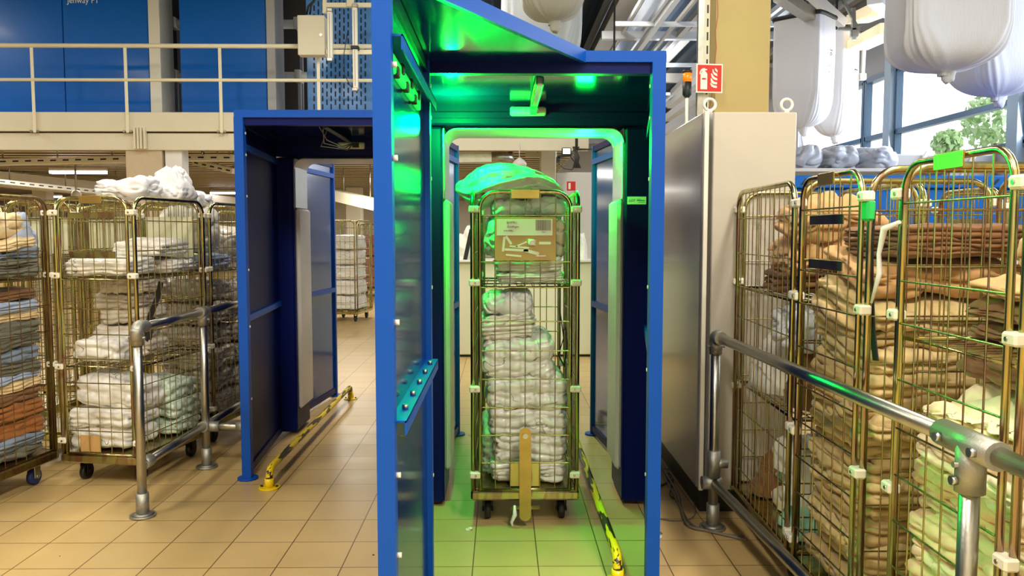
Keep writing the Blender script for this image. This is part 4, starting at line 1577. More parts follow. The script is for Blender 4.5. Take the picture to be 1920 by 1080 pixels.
for i in range(6):
    z = .2 + .16 * i
    inb(C3, ['bottom', 'second lowest', 'third lowest', 'fourth', 'fifth', 'topmost'][i] + ' grey film bundle of the hinder stack by the small gate', (.0, .6, z), (.45, .28, .156), 80 + i, 'pack_grey', layers=3, group=gC, amp=.024)
# stack standing behind, seen through the white linen cage
for i in range(5):
    inb(backs and None, ['lowest', 'second', 'third', 'fourth', 'uppermost'][i] + ' grey film bundle seen through the white linen cage', (-2.42 + .02 * (-1) ** i, 5.16, .74 + .1 * i), (.36, .3, .105), 90 + i, 'pack_grey', layers=3, group=gC, rz=R(-9), amp=.022)
m = soft_box((.36, .4, .13), .06, 100, amp=.035, scale=6, n=22)
put(m, 'film_bag', M['film'], 'low white film bag heaped on top of the white linen cage, front', 'film bag', CB, (.02, .34, 1.735), .3, 'white film bags on the left cages')
m = soft_box((.32, .28, .24), .07, 101, amp=.035, scale=6, n=22, taper=.45)
put(m, 'film_bag', M['film'], 'tall peaked white film bag on the top of the left cages', 'film bag', CB, (.1, .68, 1.735), .1, 'white film bags on the left cages')
m = soft_box((.36, .3, .1), .05, 102, amp=.03, scale=5, n=20)
put(m, 'film_bag', M['film'], 'flat white film bag beside the peaked one, toward the small gate', 'film bag', C3, (-.04, .22, 1.735), .1, 'white film bags on the left cages')
m = soft_box((.4, .36, .34), .1, 103, amp=.03, scale=5, n=20)
sb = put(m, 'laundry_sack', M['towel_white'], 'white cloth sack with black letters on the shelf by the small gate', 'laundry sack', C3, (.0, .24, 1.38), .1)
inb(C3, 'folded pale blue sheets under the white lettered sack', (.05, .24, 1.265), (.38, .34, .115), 104, 'blue_white', layers=5, depth=.012, group=None, name='sheet_stack', cat='folded sheets')
text('V4', .07, M['ink'], sb, 'lettering', Matrix.Translation((.0, -.185, .12)) @ Matrix.Rotation(PI / 2, 4, 'X') @ Matrix.Rotation(.5, 4, 'Z'))
m = soft_box((.36, .26, .3), .1, 105, amp=.03, scale=5, n=18)
put(m, 'film_bag', M['pack_grey'], 'grey film bag behind the white lettered sack', 'film bag', C3, (.02, .6, 1.265), .1, 'white film bags on the left cages')

# blankets of the leftmost cage
gA = 'blankets in the leftmost cage'
zz = .2
for i, (mk, h_, lab) in enumerate((('grey_blanket', .06, 'grey blanket at the very bottom of the leftmost cage'), ('blue_grey', .06, 'blue grey blanket second from the bottom of the leftmost cage'),
                               ('brown', .1, 'thick rust brown blanket low in the leftmost cage'), ('brown', .09, 'rust brown blanket folded over the thick one'),
                               ('tan_dark', .06, 'dark brown blanket under the cream and blue one'), ('cream_blanket', .06, 'cream blanket with a blue edge at mid height'),
                               ('blue_white', .035, 'thin pale blue sheet over the cream blanket'), ('grey_blanket', .07, 'dark grey blanket above the pale blue sheet'),
                               ('blue_grey', .08, 'blue grey blanket at mid height of the leftmost cage'), ('grey_blanket', .07, 'grey green blanket above the mid blue grey one'),
                               ('grey_blanket', .07, 'grey green blanket second under the shelf'), ('cream_blanket', .05, 'narrow cream blanket under the checked cloth'),
                               ('blue_white', .07, 'blue and white checked cloth below the shelf'), ('tan_dark', .06, 'brown blanket pressed just under the shelf'))):
    inb(CA, lab, (.006 * math.sin(i * 2.3), .44, zz), (.48, .74, h_ + .012), 110 + i, mk, layers=2 + i % 2, tilt=(.0, .03 * math.sin(i)), group=gA, name='folded_blanket', cat='blanket', r=.03, amp=.016, n=20)
    zz += h_ + .004
for i, (mk, h_, lab) in enumerate((('grey_blanket', .055, 'grey blanket lying lowest on the shelf of the leftmost cage'), ('grey_blanket', .05, 'grey blanket second on the shelf of the leftmost cage'),
                               ('blue_grey', .05, 'blue grey blanket third on the shelf of the leftmost cage'), ('cream_blanket', .06, 'cream blanket under the rolled one on the shelf'))):
    inb(CA, lab, (.06, .5, 1.265 + .05 * i), (.4, .6, h_ + .012), 130 + i, mk, layers=3, group=gA, name='folded_blanket', cat='blanket', r=.03, amp=.018, n=20, tilt=(.03 * i, 0))
m = soft_box((.36, .66, .14), .065, 140, amp=.025, scale=4, n=20)
put(m, 'rolled_blanket', M['cream_blanket'], 'rolled cream blanket on top of the leftmost cage shelf', 'blanket', CA, (.06, .46, 1.47), .1, gA, tilt=(.12, 0))
m = rag((.2, .26, .18), 141)
put(m, 'crumpled_cloth', M['blue_white'], 'crumpled blue and white cloth beside the rolled cream blanket', 'cloth', CA, (.12, .74, 1.46))

# --- right cages
CD = cage('roll cage beside the white cabinet with towels below and blankets above', (1.19 + .275, 3.22, 0), R(-2), W=.55, L=.92, shelves=(1.24, .74), dense=12)
CE = cage('roll cage with a tall stack of olive tan blankets', (1.19, 2.885, 0), R(-90), W=.62, L=.8, shelves=(), plates=('top', 1.575, 1.41))
CF = cage('roll cage nearest the camera with cream blankets', (1.226, 2.155, 0), R(-90), W=.62, L=.8, shelves=(1.2,), plates=('top',))
CG = cage('roll cage cut off by the right edge of the view', (1.25, 1.46, 0), R(-90), W=.62, L=.8, shelves=(1.0,))
for i, (x, y) in enumerate(((2.3, 3.9), (2.35, 3.15), (2.35, 2.45), (3.3, 3.6), (3.3, 2.9))):
    c = cage(['empty roll cage behind the cage by the white cabinet', 'empty roll cage behind the olive blanket cage', 'empty roll cage behind the nearest cream blanket cage',
              'empty roll cage in the third row at right, farther one', 'empty roll cage in the third row at right, nearer one'][i], (x, y, 0), R(-90), W=.6, L=.8, shelves=(), group='empty roll cages at right', detail=False, plates=(1.575,))

gD = 'contents of the cage by the white cabinet'
m = soft_box((.44, .52, .1), .04, 151, layers=3, amp=.03, scale=4, n=24, depth=.012)
put(m, 'folded_blanket', M['tan_dark'], 'dark brown blanket lowest on the shelf by the cabinet', 'blanket', CD, (.0, .4, 1.25), .1, gD)
m = soft_box((.44, .58, .15), .06, 152, layers=3, amp=.035, scale=4, n=24, depth=.014, slump=.05)
put(m, 'folded_blanket', M['tan'], 'tan blanket folded in the middle of the shelf by the cabinet', 'blanket', CD, (.0, .38, 1.35), -.1, gD, tilt=(.08, 0))
m = soft_box((.43, .42, .18), .07, 153, layers=2, amp=.04, scale=4, n=24, slump=.06)
put(m, 'folded_blanket', M['tan'], 'peaked tan blanket on top of the pile by the cabinet', 'blanket', CD, (.0, .33, 1.5), .2, gD, tilt=(.22, 0))
m = soft_box((.44, .4, .2), .08, 154, amp=.04, scale=5, n=20)
put(m, 'film_bag', M['film'], 'clear film bag of linen just under the upper shelf', 'film bag', CD, (-.02, .32, 1.0), .2, gD)
m = rag((.37, .38, .27), 155, amp=.3)
put(m, 'crumpled_towel', M['towel_white'], 'crumpled white towel bulging through the cage by the cabinet', 'towel', CD, (-.05, .6, .76), .3, gD)
m = rag((.4, .36, .3), 156, amp=.3)
put(m, 'crumpled_cloth', M['tan_dark'], 'crumpled brown cloth beside the white towel', 'cloth', CD, (.0, .22, .76), .3, gD)
m = rag((.3, .3, .24), 157, amp=.3)
put(m, 'crumpled_towel', M['cream_blanket'], 'cream towel behind the crumpled white one', 'towel', CD, (.1, .45, .85), .3, gD)
for i, (lab, mk, x, y, z, s_) in enumerate((('mint towel on the deck of the cage by the cabinet', 'towel_mint', 0, .2, .2, (.44, .38, .14)), ('cream green crumpled towel on the deck, farther back', 'pale_blanket', 0, .5, .2, (.42, .36, .16)),
                                   ('white towel heaped over the mint towel', 'towel_white', -.02, .24, .32, (.42, .4, .2)), ('small brown cloth at the back of the deck', 'tan_dark', -.05, .74, .2, (.36, .3, .2)),
                                   ('mint towel corner above the cream green towel', 'towel_mint', -.02, .46, .34, (.34, .3, .14)), ('top white towel of the lower heap by the cabinet', 'towel_white', -.04, .3, .44, (.38, .36, .2)))):
    put(rag((s_[0] * .92, s_[1] * .9, s_[2]), 160 + i, amp=.28), 'crumpled_towel', M[mk], lab, 'towel', CD, (x, y, z), i * 1.3, gD)

ordn = ['bottom', 'second', 'third', 'fourth', 'fifth', 'sixth', 'seventh', 'eighth', 'ninth', 'tenth', 'eleventh', 'twelfth', 'thirteenth', 'fourteenth', 'fifteenth', 'sixteenth', 'seventeenth']
gE = 'olive tan blankets in the tall stack'
zz = .214
rnd = random.Random(9)
for i in range(14):
    h_ = .074 + .01 * rnd.random()
    tl = .01 + .0145 * i
    m = soft_box((.53, .6, h_ + .022), .045, 180 + i, layers=2, amp=.018, scale=5, n=30, depth=.013, zs=.6)
    lab = ('bottom olive tan blanket of the tall stack' if i == 0 else 'topmost olive tan blanket of the tall stack' if i == 13 else ordn[i] + ' olive tan blanket from the bottom of the tall stack')
    put(m, 'folded_blanket', M['olive' if i % 3 else 'olive_dark'], lab, 'blanket', CE, (.02 * rnd.uniform(-1, 1), .34 + .02 * rnd.uniform(-1, 1), zz), rnd.uniform(-.05, .05), gE, tilt=(0, tl))
    zz += h_
inb(CE, 'large smooth tan blanket draped over the top of the olive stack', (-.02, .36, zz + .03), (.5, .6, .12), 200, 'tan', layers=2, tilt=(0, .16), group=gE, name='folded_blanket', cat='blanket', r=.05, amp=.025, n=24)
for i in range(3):
    inb(CE, ['lowest', 'middle', 'uppermost'][i] + ' thin brown blanket above the olive stack', (.06, .42, zz + .14 + .034 * i), (.46, .6, .044), 204 + i, 'tan_dark', layers=2, group=gE, name='folded_blanket', cat='blanket', r=.02, amp=.012, n=20)
m = MB()
pts = [(.29, .03, 1.6), (.3, .02, 1.5), (.29, .03, 1.35), (.27, .05, 1.2), (.28, .06, 1.1)]
for i in range(len(pts) - 1):
    m.bar(pts[i], pts[i + 1], .035, .005, up=(0, 1, 0))
so = bpy.data.objects.new('strap', m.mesh('strap', M['belt'])); col.objects.link(so); so.parent = CE
so['label'] = 'dark webbing strap'
bk = MB().box((.29, .015, 1.6), (.05, .03, .07), bev=.008)
sub(so, bk, 'buckle', mat('green_buckle', sr(40, 190, 90), .4))
gF = 'cream blankets in the nearest cage'
zz = .2
for i in range(3):
    inb(CF, ['bottom', 'second', 'third'][i] + ' dark brown blanket under the cream stack of the nearest cage', (0, .35, zz), (.52, .6, .085), 210 + i, 'tan_dark', layers=2, group=gF, name='folded_blanket', cat='blanket', r=.035, amp=.018, n=24)
    zz += .072
for i in range(7):
    h_ = .078
    inb(CF, ('lowest' if i == 0 else 'topmost' if i == 6 else ordn[i]) + (' cream blanket of the stack in the nearest cage' if i in (0, 6) else ' cream blanket from the bottom of the stack in the nearest cage'), (.02 * rnd.uniform(-1, 1), .34 + .02 * rnd.uniform(-1, 1), zz), (.54, .6, h_ + .02), 214 + i, 'pale_blanket' if i % 2 else 'cream_blanket', layers=2, group=gF,
        name='folded_blanket', cat='blanket', r=.038, amp=.02, n=26, tilt=(0, .02 * i), zs=.6)
    zz += h_
inb(CF, 'draped cream blanket lying over the cream stack', (0, .35, zz + .02), (.52, .6, .1), 222, 'pale_blanket', layers=0, group=gF, name='folded_blanket', cat='blanket', r=.05, amp=.04, n=26, slump=.08)
inb(CF, 'dark tan blanket lying inside the nearest cage under its shelf', (.0, .42, zz + .13), (.5, .56, .12), 223, 'tan_dark', layers=2, group=gF, name='folded_blanket', cat='blanket', r=.04, amp=.02, n=22)
for i in range(3):
    inb(CF, ['lowest', 'middle', 'uppermost'][i] + ' brown blanket on the shelf of the nearest cage', (0, .42, 1.215 + .06 * i), (.48, .5, .07), 226 + i, 'tan_dark' if i < 2 else 'tan', layers=3, group=gF, name='folded_blanket', cat='blanket', r=.03, amp=.02, n=22, slump=.03)
m = soft_box((.3, .36, .12), .06, 229, amp=.03, n=18)
put(m, 'folded_blanket', M['tan'], 'humped tan blanket on top of the shelf pile, nearest cage', 'blanket', CF, (-.12, .5, 1.4), .3, gF)
for i in range(6):
    inb(CG, ['bottom', 'second', 'third', 'fourth', 'fifth', 'topmost'][i] + ' cream blanket in the cage cut off at the right edge', (0, .35, .2 + .1 * i), (.54, .6, .115), 240 + i, 'pale_blanket', layers=2, group='cream blankets at the right edge', name='folded_blanket', cat='blanket', r=.045, amp=.02, n=18)
m = MB()
ptz = [Vector((.3, -.012, 1.56)), Vector((.24, -.03, 1.54)), Vector((.21, -.03, 1.46)), Vector((.215, -.028, 1.4)), Vector((.17, -.03, 1.3))]
m.tube(ptz, [.006, .011, .007, .009, .004], 7)
put(m, 'film_scrap', M['film'], 'torn white film tied to the post of the nearest cage', 'film scrap', CF, (-.55, 0, 0))

# --- far cages seen between the gates
def far_cage(label, px, pyb, W, mk, seed, rz=0, boxed=False):
    c0 = flo(px, pyb)
    c = cage(label, (c0.x, c0.y, 0), rz, W=W, L=.85, shelves=(), group='far roll cages between the gates', detail=False, clamps=False)
    for i in range(5):
        inb(c, ['bottom', 'second', 'third', 'fourth', 'topmost'][i] + (' white bundle in the far cage beside the small gate' if mk == 'pack' else ' pink bundle in the farther cage behind the passage'), (0, .4, .2 + .26 * i), (W - .1, .7, .25), seed + i, mk, layers=4, group=('white' if mk == 'pack' else 'pink') + ' bundles in the far cages', n=12)
    return c


far_cage('far roll cage of white linen seen beside the small gate', 640, 604, .6, 'pack', 300, R(-8))
far_cage('farther roll cage of pink linen behind the passage', 703, 556, .8, 'pink', 310)
c0 = flo(690, 520)
far_cage2 = [(-5.6, 15, 'pack'), (-7.2, 16.5, 'pack')]

# beige worktable block behind the centre cage
wb = thing('work_cabinet', 'long beige cabinet behind the cage in the tall gate', 'cabinet', (.25, 9.9, 0))
MB().box((.3, 10., .6), (1.9, .7, 1.14), bev=.01).build('body', M['cream'], wb)
MB().box((.3, 10., .015), (1.8, .6, .03)).build('plinth', M['dark'], wb)
MB().box((.3, 9.98, 1.185), (1.95, .78, .03), bev=.006).build('worktop', M['clad'], wb)
for i, (px, s_) in enumerate(((868, (.3, .3, .3)), (882, (.24, .3, .4)), (1082, (.24, .3, .36)))):
    q = at(px, 480, 9.95)
    put(rag(s_, 330 + i), 'linen_heap', M['towel_white'], ['white linen heap at the left end of the beige cabinet', 'taller white linen heap left of the centre cage', 'white linen heap on the beige cabinet right of the cage'][i], 'linen', None, (q.x, 9.95, 1.2), 0, 'linen heaps on the beige cabinet')
m = MB().bar(Vector((at(872, 478, 9.7).x, 9.7, 1.2)), at(884, 430, 9.75), .05, .03)
solo('garment_clip', m, M['black'], 'black clip arm standing by the linen heaps', 'clip')
# things near the far column
q = at(955, 297, 12)
m = MB()
a, b = at(838, 298, 12), at(938, 296, 12)
m.bar(a, b, .3, .14)
m.tube([Vector((b.x, 12, b.z - .07)), Vector((b.x, 12, b.z + .07))], .2, 24)
solo('curved_rail', m, M['galv'], 'galvanised conveyor rail end above the sack', 'conveyor rail')
c = at(974, 308, 11.5)
m = MB().tube([c + Vector((0, 0, -.1 + .2 * k / 8)) for k in range(9)], [.005 + .1 * math.sin(PI * k / 8) for k in range(9)], 14)
m.tube([c, c + Vector((0, 0, .3))], .006, 5)
solo('hanging_globe', m, M['clad'], 'pale hanging globe just above the sack, left of the column', 'lamp')
m = MB().tube([at(944, 291, 12), at(962, 283, 12), at(980, 272, 12), at(995, 271, 12), at(1010, 284, 12)], .02, 6)
solo('red_cable', m, M['red_wire'], 'red brown cable looping to the far cream column', 'cable')
sl = thing('spotlight', 'small spotlight on a dark bracket right of the far column', 'lamp', tuple(at(1060, 290, 11)))
q = at(1062, 284, 11)
MB().box(q, (.13, .06, .1), bev=.01).build('head', M['dark'], sl)
MB().box(q + Vector((0, -.034, 0)), (.1, .006, .075), bev=.002).build('lens', mat('warm_lens', sr(255, 240, 200), .3, emit=(1, .9, .7, 1), estr=2), sl)
MB().bar(at(1046, 294, 11), at(1072, 290, 11), .04, .04).bar(at(1047, 294, 11), at(1046, 304, 11), .04, .05).build('bracket', M['dark'], sl)
m = MB()
rnd = random.Random(3)
for k in range(9):
    p0 = at(1080 + rnd.uniform(-6, 8), 275, 10.8)
    m.tube([p0, at(1078 + rnd.uniform(-8, 8), 295, 10.8), at(1082 + rnd.uniform(-8, 8), 315, 10.8)], .011, 5)
m.tube([at(1046, 305, 10.8), at(1058, 316, 10.8), at(1072, 318, 10.8), at(1080, 310, 10.8)], .008, 5)
m.tube([at(1081, 280, 10.8), Vector((at(1081, 280, 10.8).x, 10.8, 3.25))], .02, 6)
m.tube([at(1081, 280, 10.8), at(1150, 280, 10.8), Vector((at(1150, 280, 10.8).x, 10.8, 5.3))], .015, 6)
solo('hanging_cables', m, M['cable_dark'], 'tangled dark cables right of the spotlight', 'cables')
m = MB()
a, b = at(1044, 322, 14), at(1100, 500, 14)
m.box(((a.x + b.x) / 2 + .4, 14.2, a.z / 2), (b.x - a.x + .8, .1, a.z), bev=.01)
solo('white_partition_panel', m, M['clad'], 'white panel far behind the cage at right', 'panel')
c = at(1071, 349, 13.9)
fs = thing('small_fire_sign', 'small red and white fire sign far behind the sack', 'sign', tuple(c))
MB().box(c, (.15, .01, .16)).build('plate', M['red'], fs)
MB().box(c + Vector((-.03, -.007, 0)), (.04, .002, .11)).build('symbol', M['sign_white'], fs)

# =================================================================== HANGING BAGS
def hung_bag(label, c, w_, d_, z0, z1, rz, mk='bag', marks=None, seed=0, rod=True):
    t = thing('laundry_bag', label, 'laundry bag', (c[0], c[1], z0), rz, 'white laundry bags hung from the roof rails', world=False)
    h_ = z1 - z0
    rows = []
    n = 144
    for i in range(41):
        u = i / 40
        # u 0 bottom knot .. 1 top
        u = u ** 1.6
        if u < .03:
            k = .12
        elif u < .3:
            q = (u - .03) / .27
            k = .12 + .88 * (1 - (1 - q) ** 3.4) ** .55
        else:
            k = 1.0 + .02 * math.sin((u - .3) * 5)
        ex = .26 + .45 * max(0, 1 - u * 3.2)
        row = []
        for j in range(n):
            a = 2 * PI * j / n
            ca, sa = math.cos(a), math.sin(a)
            x = math.copysign(abs(ca) ** ex, ca) * w_ / 2
            y = math.copysign(abs(sa) ** ex, sa) * d_ / 2
            pl = .36 * max(0, 1 - u * 1.6)
            f_ = k * (1 + pl * (.055 * math.sin(a * 23 + seed + u * 2) + .05 * math.sin(a * 13 + seed * 2) + .04 * math.sin(a * 7 + seed * 3)) + .02 * math.sin(a * 7 + seed) * (1 - u) + .05 * noise.noise(Vector((ca * 1.6, sa * 1.6, u * 1.2 + seed))))
            row.append(Vector((x * f_, y * f_, h_ * u)))
        rows.append(row)
    m = MB().grid(rows, True)
    bo = m.build('body', M[mk], t)
    m = MB()
    top = rows[-1]
    m.tube([p + Vector((0, 0, .01)) for p in top], .028, 8, closed=True)
    m.build('rim', M['black'], t, label='black top rim')
    tail = rag((.11, .09, .11), seed + 400, n=10)
    tail.xf(Matrix.Translation((.03, 0, 0)) @ Matrix.Rotation(PI, 4, 'X') @ Matrix.Translation((0, 0, -.04)))
    tail.build('tied_tail', M[mk], t)
    if rod:
        MB().tube([(0, 0, h_ - .02), (0, 0, 5.2 - z0)], .018, 8).tube([(-w_ / 2, 0, h_ + .01), (w_ / 2, 0, h_ + .01)], .02, 8).build('hanger', M['dark'], t)
    if marks:
        for s, size, dz, off in marks:
            text(s, size, M['ink'], t, 'lettering', Matrix.Translation((w_ / 2 * 1.0 + .035, off, h_ * dz)) @ Matrix.Rotation(PI / 2, 4, 'Z') @ Matrix.Rotation(PI / 2, 4, 'X') @ Matrix.Rotation(-PI / 2, 4, 'Z'))
    return t


RB = R(-52)


def bag_at(label, px, Y, wd, dp, pyt, pyb, rz, **k):
    c = at(px, pyb, Y)
    hung_bag(label, (c.x, Y), wd, dp, c.z, at(px, pyt, Y).z, rz, **k)


bag_at('white laundry bag hung right of the yellow column, nearer of the pair', 1503, 10, .62, .5, 38, 246, R(-44), marks=(('36', .11, .68, 0), ('C V', .07, .52, -.04)), seed=1, mk='bag_white')
bag_at('white laundry bag partly hidden behind its twin by the windows', 1562, 11.2, .5, .5, 62, 262, R(-46), marks=(('L', .16, .62, .02), ('C V', .07, .42, 0)), seed=2, mk='bag_white')
bag_at('large grey white laundry bag overhead at the upper right', 1770, 6.4, .78, .66, -120, 143, R(-8), mk='bag', seed=3)
bag_at('bluish white laundry bag at the top right corner', 1868, 7.6, .76, .66, -120, 190, R(5), mk='bag', seed=4)
bag_at('white laundry bag hung above the roof of the tall gate, upper one', 1035, 7.4, .58, .5, -200, 48, R(0), mk='bag_grey', seed=5)
bag_at('white laundry bag behind, reaching down behind the tall gate roof', 1015, 8.3, .8, .6, -140, 150, R(0), mk='bag', seed=6)
bag_at('far white laundry bag low beside the window posts', 1500, 13.5, .6, .6, 180, 300, R(20), seed=7)
# conveyor brackets near the bags
for i, (a, b, Y, lab) in enumerate((((1462, -10), (1522, 32), 9.2, 'dark conveyor rail above the paired bags, left one'), ((1520, -10), (1582, 45), 10.62, 'pale conveyor rail above the paired bags'), ((1640, -5), (1680, 30), 8.6, 'pale rail left of the large overhead bag'))):
    m = MB().bar(at(*a, Y - (.8 if i != 1 else .1)), at(*b, Y + (.6 if i != 1 else .1)), .14 if i != 1 else .1, .12)
    solo('conveyor_rail', m, M['galv' if i == 0 else 'roof_white'], lab, 'conveyor rail', 'conveyor rails for the hanging bags')
m = MB().bar(at(1612, 60, 9.5), at(1560, -40, 9.5), .03, .03).bar(at(1600, 15, 9.5), at(1601, 75, 9.5), .04, .04)
m.box(at(1602, 60, 9.5), (.09, .06, .13), bev=.01)
m.box(at(1588, 55, 9.5), (.22, .06, .04), bev=.01)
solo('bag_hanger', m, M['galv'], 'steel bag hanger with open hook beside the paired bags', 'hanger', 'empty bag hangers')
m = MB().bar(at(1620, 92, 10.5), at(1617, 150, 10.5), .04, .04)
m.box(at(1617, 144, 10.5), (.09, .06, .09), bev=.01)
solo('bag_hanger', m, M['alu'], 'cream bag hanger hanging in front of the window head', 'hanger', 'empty bag hangers')
# warm lit rooflights / lamps
for i, (a, b, Y, lab) in enumerate((((1606, 86), (1676, 52), 10.2, 'warm lit strip under the roof left of the large overhead bag'), ((1608, 36), (1660, 14), 10.5, 'smaller warm lit strip high under the roof'))):
    p0, p1 = at(*a, Y + .8), at(*b, Y - 1.0)
    m = MB().bar(p0, p1, .3, .12)
    solo('strip_light', m, mat('warm_strip', sr(250, 226, 170), .4, emit=(1, .82, .55, 1), estr=.5), lab, 'lamp', 'warm strip lights under the roof')
# hall lamps overhead
# pale frame objects in the hazy gap left of the column
rnd = random.Random(12)
for i in range(4):
    p0 = at(1245 + 6 * i, 246 - 24 * i, 12 + i)
    p1 = at(1335, 190 - 30 * i, 9.5 + i)
    solo('conveyor_rail', MB().bar(p0, p1, .12, .1), M['roof_white'], ['lowest', 'second', 'third', 'highest'][i] + ' pale rail slanting up between gate and column', 'conveyor rail', 'slanting rails behind the beacon')
t = thing('sorting_machine', 'pale machine top behind the cabinet, left of the beacon', 'machine', (2.3, 11, 0))
MB().box((2.35, 11.2, 1.4), (1.1, 1.2, 2.8), bev=.02).build('body', M['clad'], t)
MB().box((2.35, 10.58, 2.5), (.9, .02, .2), bev=.01).build('panel', M['grey_panel'], t)

# blue machine and grey hoods behind the right cages
bm = thing('sorting_machine', 'long blue machine with slotted top behind the right cages', 'machine', (4.2, 6.8, 0))
ztop, zmid, zlow = at(1500, 328, 6.5).z, at(1500, 352, 6.5).z, at(1500, 472, 6.5).z
MB().box((4.2, 7.0, (ztop + zmid) / 2), (4.4, .9, ztop - zmid), bev=.01).build('slotted_rail', M['mezz_blue'], bm)
MB().box((4.2, 7.04, (zlow + zmid) / 2), (4.4, .9, zmid - zlow), bev=.01).build('blue_panel', M['mezz_blue'], bm)
MB().box((4.2, 7.06, zlow / 2), (4.4, .9, zlow), bev=.01).build('white_base', M['clad'], bm)
m = MB()
for k in range(40):
    x = 2.1 + .1 * k
    c = Vector((x, 6.546, (ztop + zmid) / 2))
    m.prism([(-.03, -.025), (-.01, -.025), (.03, .025), (.01, .025)], .003, Matrix.Translation(c) @ Matrix.Rotation(PI / 2, 4, 'X'))
m.build('slot_pattern', M['black'], bm)
hd = thing('conveyor_hood', 'grey sloped conveyor hood below the windows', 'conveyor', (5.0, 9.6, 0))
zt0 = at(1700, 286, 9.4).z
MB().box((4.9, 9.8, 1.2 + zt0 / 2), (2.1, .5, zt0 - 2.4 + 2 * (zt0 - zt0 / 2 - 1.2) + 0.0) if False else (2.1, .5, .9), bev=.02).build('hood', M['grey_panel'], hd)
MB().box((4.9, 9.8, .4 * zt0), (2.0, .4, .8 * zt0 - .2), bev=.02).build('body', M['grey_panel'], hd)
m = MB()
for k in range(3):
    m.bar((4.2 + .6 * k, 9.5, zt0 - .5), (4.5 + .6 * k, 9.5, zt0 + .02), .05, .03)
m.build('strut', M['alu'], hd)
for o in hd.children:
    if o.name.startswith('hood'):
        o.location.z += zt0 - .45 - (1.2 + zt0 / 2)
for i, px in enumerate((1500, 1565, 1640)):
    c = at(px, 320, 9.0)
    m = soft_box((.42, .5, .26), .12, 350 + i, amp=.05, scale=3, n=16)
    ob = put(m, 'film_bag', M['grey_film'], ['left', 'middle', 'right'][i] + ' of the blurred film bags above the blue machine', 'film bag', None, (c.x, 9.0, c.z), .3, 'film bags above the blue machine')
t = thing('feed_table', 'pale feed table under the blurred film bags', 'table', (4.0, 9.0, 0))
zf_ = at(1500, 320, 9.0).z
MB().box((4.0, 9.0, zf_ - .02), (2.0, .7, .04), bev=.008).build('tabletop', M['clad'], t)
for sx in (-.9, .9):
    MB().box((4.0 + sx, 9.0, zf_ / 2 - .02), (.06, .5, zf_ - .04)).build('leg', M['grey_panel'], t)

# =================================================================== SMALL FLOOR THINGS
def cable(lab, pts, r=.006, mk='cable', group='loose cables on the floor by the cabinet'):
    m = MB()
    ps = [flo(*p, r) for p in pts]
    sm = []
    for i in range(len(ps) - 1):
        p0, p1, p2, p3 = ps[max(i - 1, 0)], ps[i], ps[i + 1], ps[min(i + 2, len(ps) - 1)]
        for k in range(6):
            t_ = k / 6
            sm.append(.5 * ((2 * p1) + (p2 - p0) * t_ + (2 * p0 - 5 * p1 + 4 * p2 - p3) * t_ ** 2 + (3 * p1 - p0 - 3 * p2 + p3) * t_ ** 3))
    sm.append(ps[-1])
    m.tube(sm, r, 6)
    solo('floor_cable', m, M[mk], lab, 'cable', group)


cable('pale cable looping out from the cabinet onto the tiles', [(1236, 878), (1262, 882), (1285, 900), (1303, 950), (1296, 972), (1262, 976), (1225, 970)], .0045)
cable('grey cable running along the foot of the cabinet', [(1232, 862), (1268, 920), (1276, 950), (1290, 985), (1330, 996), (1400, 1012)], .008)
cable('second grey cable beside the first one at the cabinet foot', [(1236, 872), (1262, 925), (1280, 958), (1300, 985), (1345, 1000), (1395, 1006)], .006, 'cable')
cable('dark short cable end lying by the tall gate post', [(1232, 915), (1250, 905), (1262, 900), (1256, 925), (1262, 934)], .005, 'cable_dark')
cable('dark cable crumpled beside the gate post', [(1226, 895), (1242, 910), (1258, 892), (1240, 884)], .005, 'cable_dark')
def scrap(lab, px, py, s_, mk, seed):
    q = flo(px, py)
    m = soft_box((s_, s_ * .7, s_ * .3), s_ * .1, seed, amp=s_ * .2, scale=20, n=6)
    put(m, 'paper_scrap', M[mk], lab, 'scrap', None, (q.x, q.y, .0), seed, 'scraps on the tiles')


scrap('white paper scrap on the tiles by the tall gate post', 1236, 1010, .04, 'paper', 1)
scrap('grey crumpled scrap on the tiles near the cabinet', 1238, 1000, .03, 'cable', 2)
scrap('pale film scrap on the green-lit tiles left of the cage', 878, 994, .04, 'paper', 3)
scrap('small dark speck of debris on the tiles at lower left', 112, 1043, .012, 'cable_dark', 5)
scrap('tiny dark speck of debris before the small gate', 700, 1041, .012, 'cable_dark', 6)

# =================================================================== OUTSIDE
def tree(label, x, y, z0, hgt, rad, seed):
    t = thing('tree', label, 'tree', (x, y, z0), 0, 'trees outside the windows', world=False)
    MB().tube([(0, 0, 0), (.05, .1, hgt * .5), (0, 0, hgt * .9)], [.12, .09, .03], 8).build('trunk', M['bark'], t)
    rn = random.Random(seed)
    m = MB()
    for k in range(620):
        d = Vector((rn.gauss(0, 1), rn.gauss(0, 1), rn.gauss(0, 1))).normalized() * rad * rn.uniform(.35, 1) ** .6
        c = Vector((0, 0, hgt)) + Vector((d.x, d.y, d.z * .9))
        e = Euler((rn.uniform(0, 6), rn.uniform(0, 6), rn.uniform(0, 6))).to_matrix()
        s_ = rn.uniform(.05, .1)
        m.add([c + e @ Vector(q) for q in ((-s_, 0, 0), (0, -s_ * .5, 0), (s_, 0, 0), (0, s_ * .5, 0))], [(0, 1, 2, 3)])
    o = m.build('foliage', M['leaf'], t)
    return t


q = at(1868, 228, 13.5)
tree('leafy green tree outside the right window', q.x, 13.5, -.2, q.z + .2, .55, 2)
q = at(1776, 258, 16.5)
tree('small pale tree outside, further left', q.x, 16.5, -.2, q.z + .1, .3, 3)
m = MB().add([(WX + .3, -6, -.2), (60, -6, -.2), (60, 60, -.2), (WX + .3, 60, -.2)], [(0, 1, 2, 3)])
struct('ground_outside', m, mat('outside_ground', sr(196, 196, 186), .9))

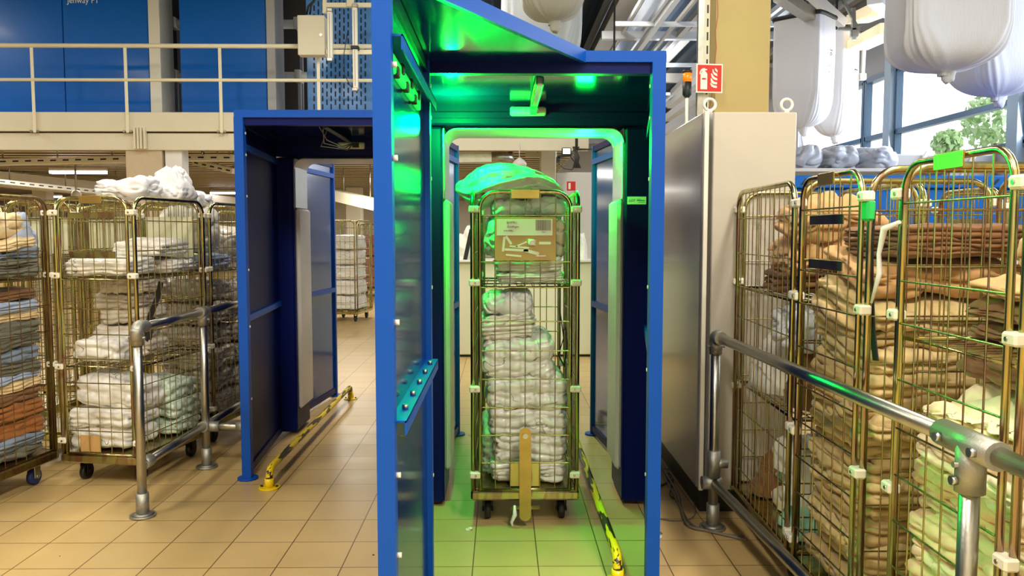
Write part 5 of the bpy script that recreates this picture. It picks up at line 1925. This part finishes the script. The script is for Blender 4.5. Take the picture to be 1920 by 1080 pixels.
# =================================================================== LIGHT
wd = bpy.data.worlds.new('world')
scn.world = wd
wd.use_nodes = True
bg = wd.node_tree.nodes['Background']
bg.inputs['Color'].default_value = (.93, .97, 1, 1)
bg.inputs['Strength'].default_value = 3.0


def area(name, loc, rot, sx, sy, e, c=(1, 1, 1), spread=None):
    l = bpy.data.lights.new(name, 'AREA')
    l.shape = 'RECTANGLE'
    l.size = sx
    l.size_y = sy
    l.energy = e
    l.color = c
    if spread:
        l.spread = spread
    o = bpy.data.objects.new(name, l)
    o.location = loc
    o.rotation_euler = rot
    col.objects.link(o)
    return o


# daylight through the windows
area('window_daylight', (WX - .15, 13, 3.2), (0, R(80), 0), 1.4, 17, 520, (.84, .92, 1))
# rows of hall lamps under the roof
for i, (x, y) in enumerate(((-4.5, 1.5), (-1.2, -.6), (2.0, -.6), (-4, 6.5), (-.8, 7.8), (2.0, 2.6), (2.0, 12.5), (3.2, 19), (-9, 4), (-10, 9.3))):
    area('hall_lamp', (x, y, 5.5), (0, 0, 0), .5, 2.2, (300, 340)[i - 1] if i in (1, 2) else 175, (1, .93, .79))
for i, (x, y) in enumerate(((3.2, 10.5), (3.2, 17), (3.2, 24))):  # unseen upward fill lights, added to brighten the roof
    area('roof_fill_up', (x, y, 4.9), (PI, 0, 0), .5, 2.2, 60, (.86, .93, 1))
# lamps under the deck
for i, (x, y) in enumerate(((-8.5, 15.5), (-3, 15.5), (-13, 15.5), (-8.5, 22), (-2.5, 22), (-15, 24), (-8, 29), (-1.5, 29))):
    area('deck_lamp', (x, y, 2.72), (0, 0, 0), 1.2, .3, 95, (1, .94, .83))
# green signal light
area('green_signal', (XL + .03, YE + .45, 2.0), (0, R(-50), 0), .06, .7, 1.7, (.0, 1, .08))
p = bpy.data.lights.new('green_lamp', 'POINT')
p.energy = 112
p.color = (.0, 1, .05)
p.shadow_soft_size = .05
po = bpy.data.objects.new('green_lamp', p)
po.location = (-.25, 4.0, 2.07)
col.objects.link(po)

p = bpy.data.lights.new('tunnel_lamp', 'POINT')
p.energy = 30
p.color = (.0, 1, .05)
p.shadow_soft_size = .05
po = bpy.data.objects.new('tunnel_lamp', p)
po.location = (.48, 4.62, 2.0)
col.objects.link(po)

vs = scn.view_settings
scn.display_settings.display_device = 'sRGB'
vs.view_transform = 'Standard'
vs.look = 'None'
vs.exposure = -0.12
vs.gamma = 1.0
vs.use_curve_mapping = False
for o in scn.objects:
    if '_w' in o:
        del o['_w']
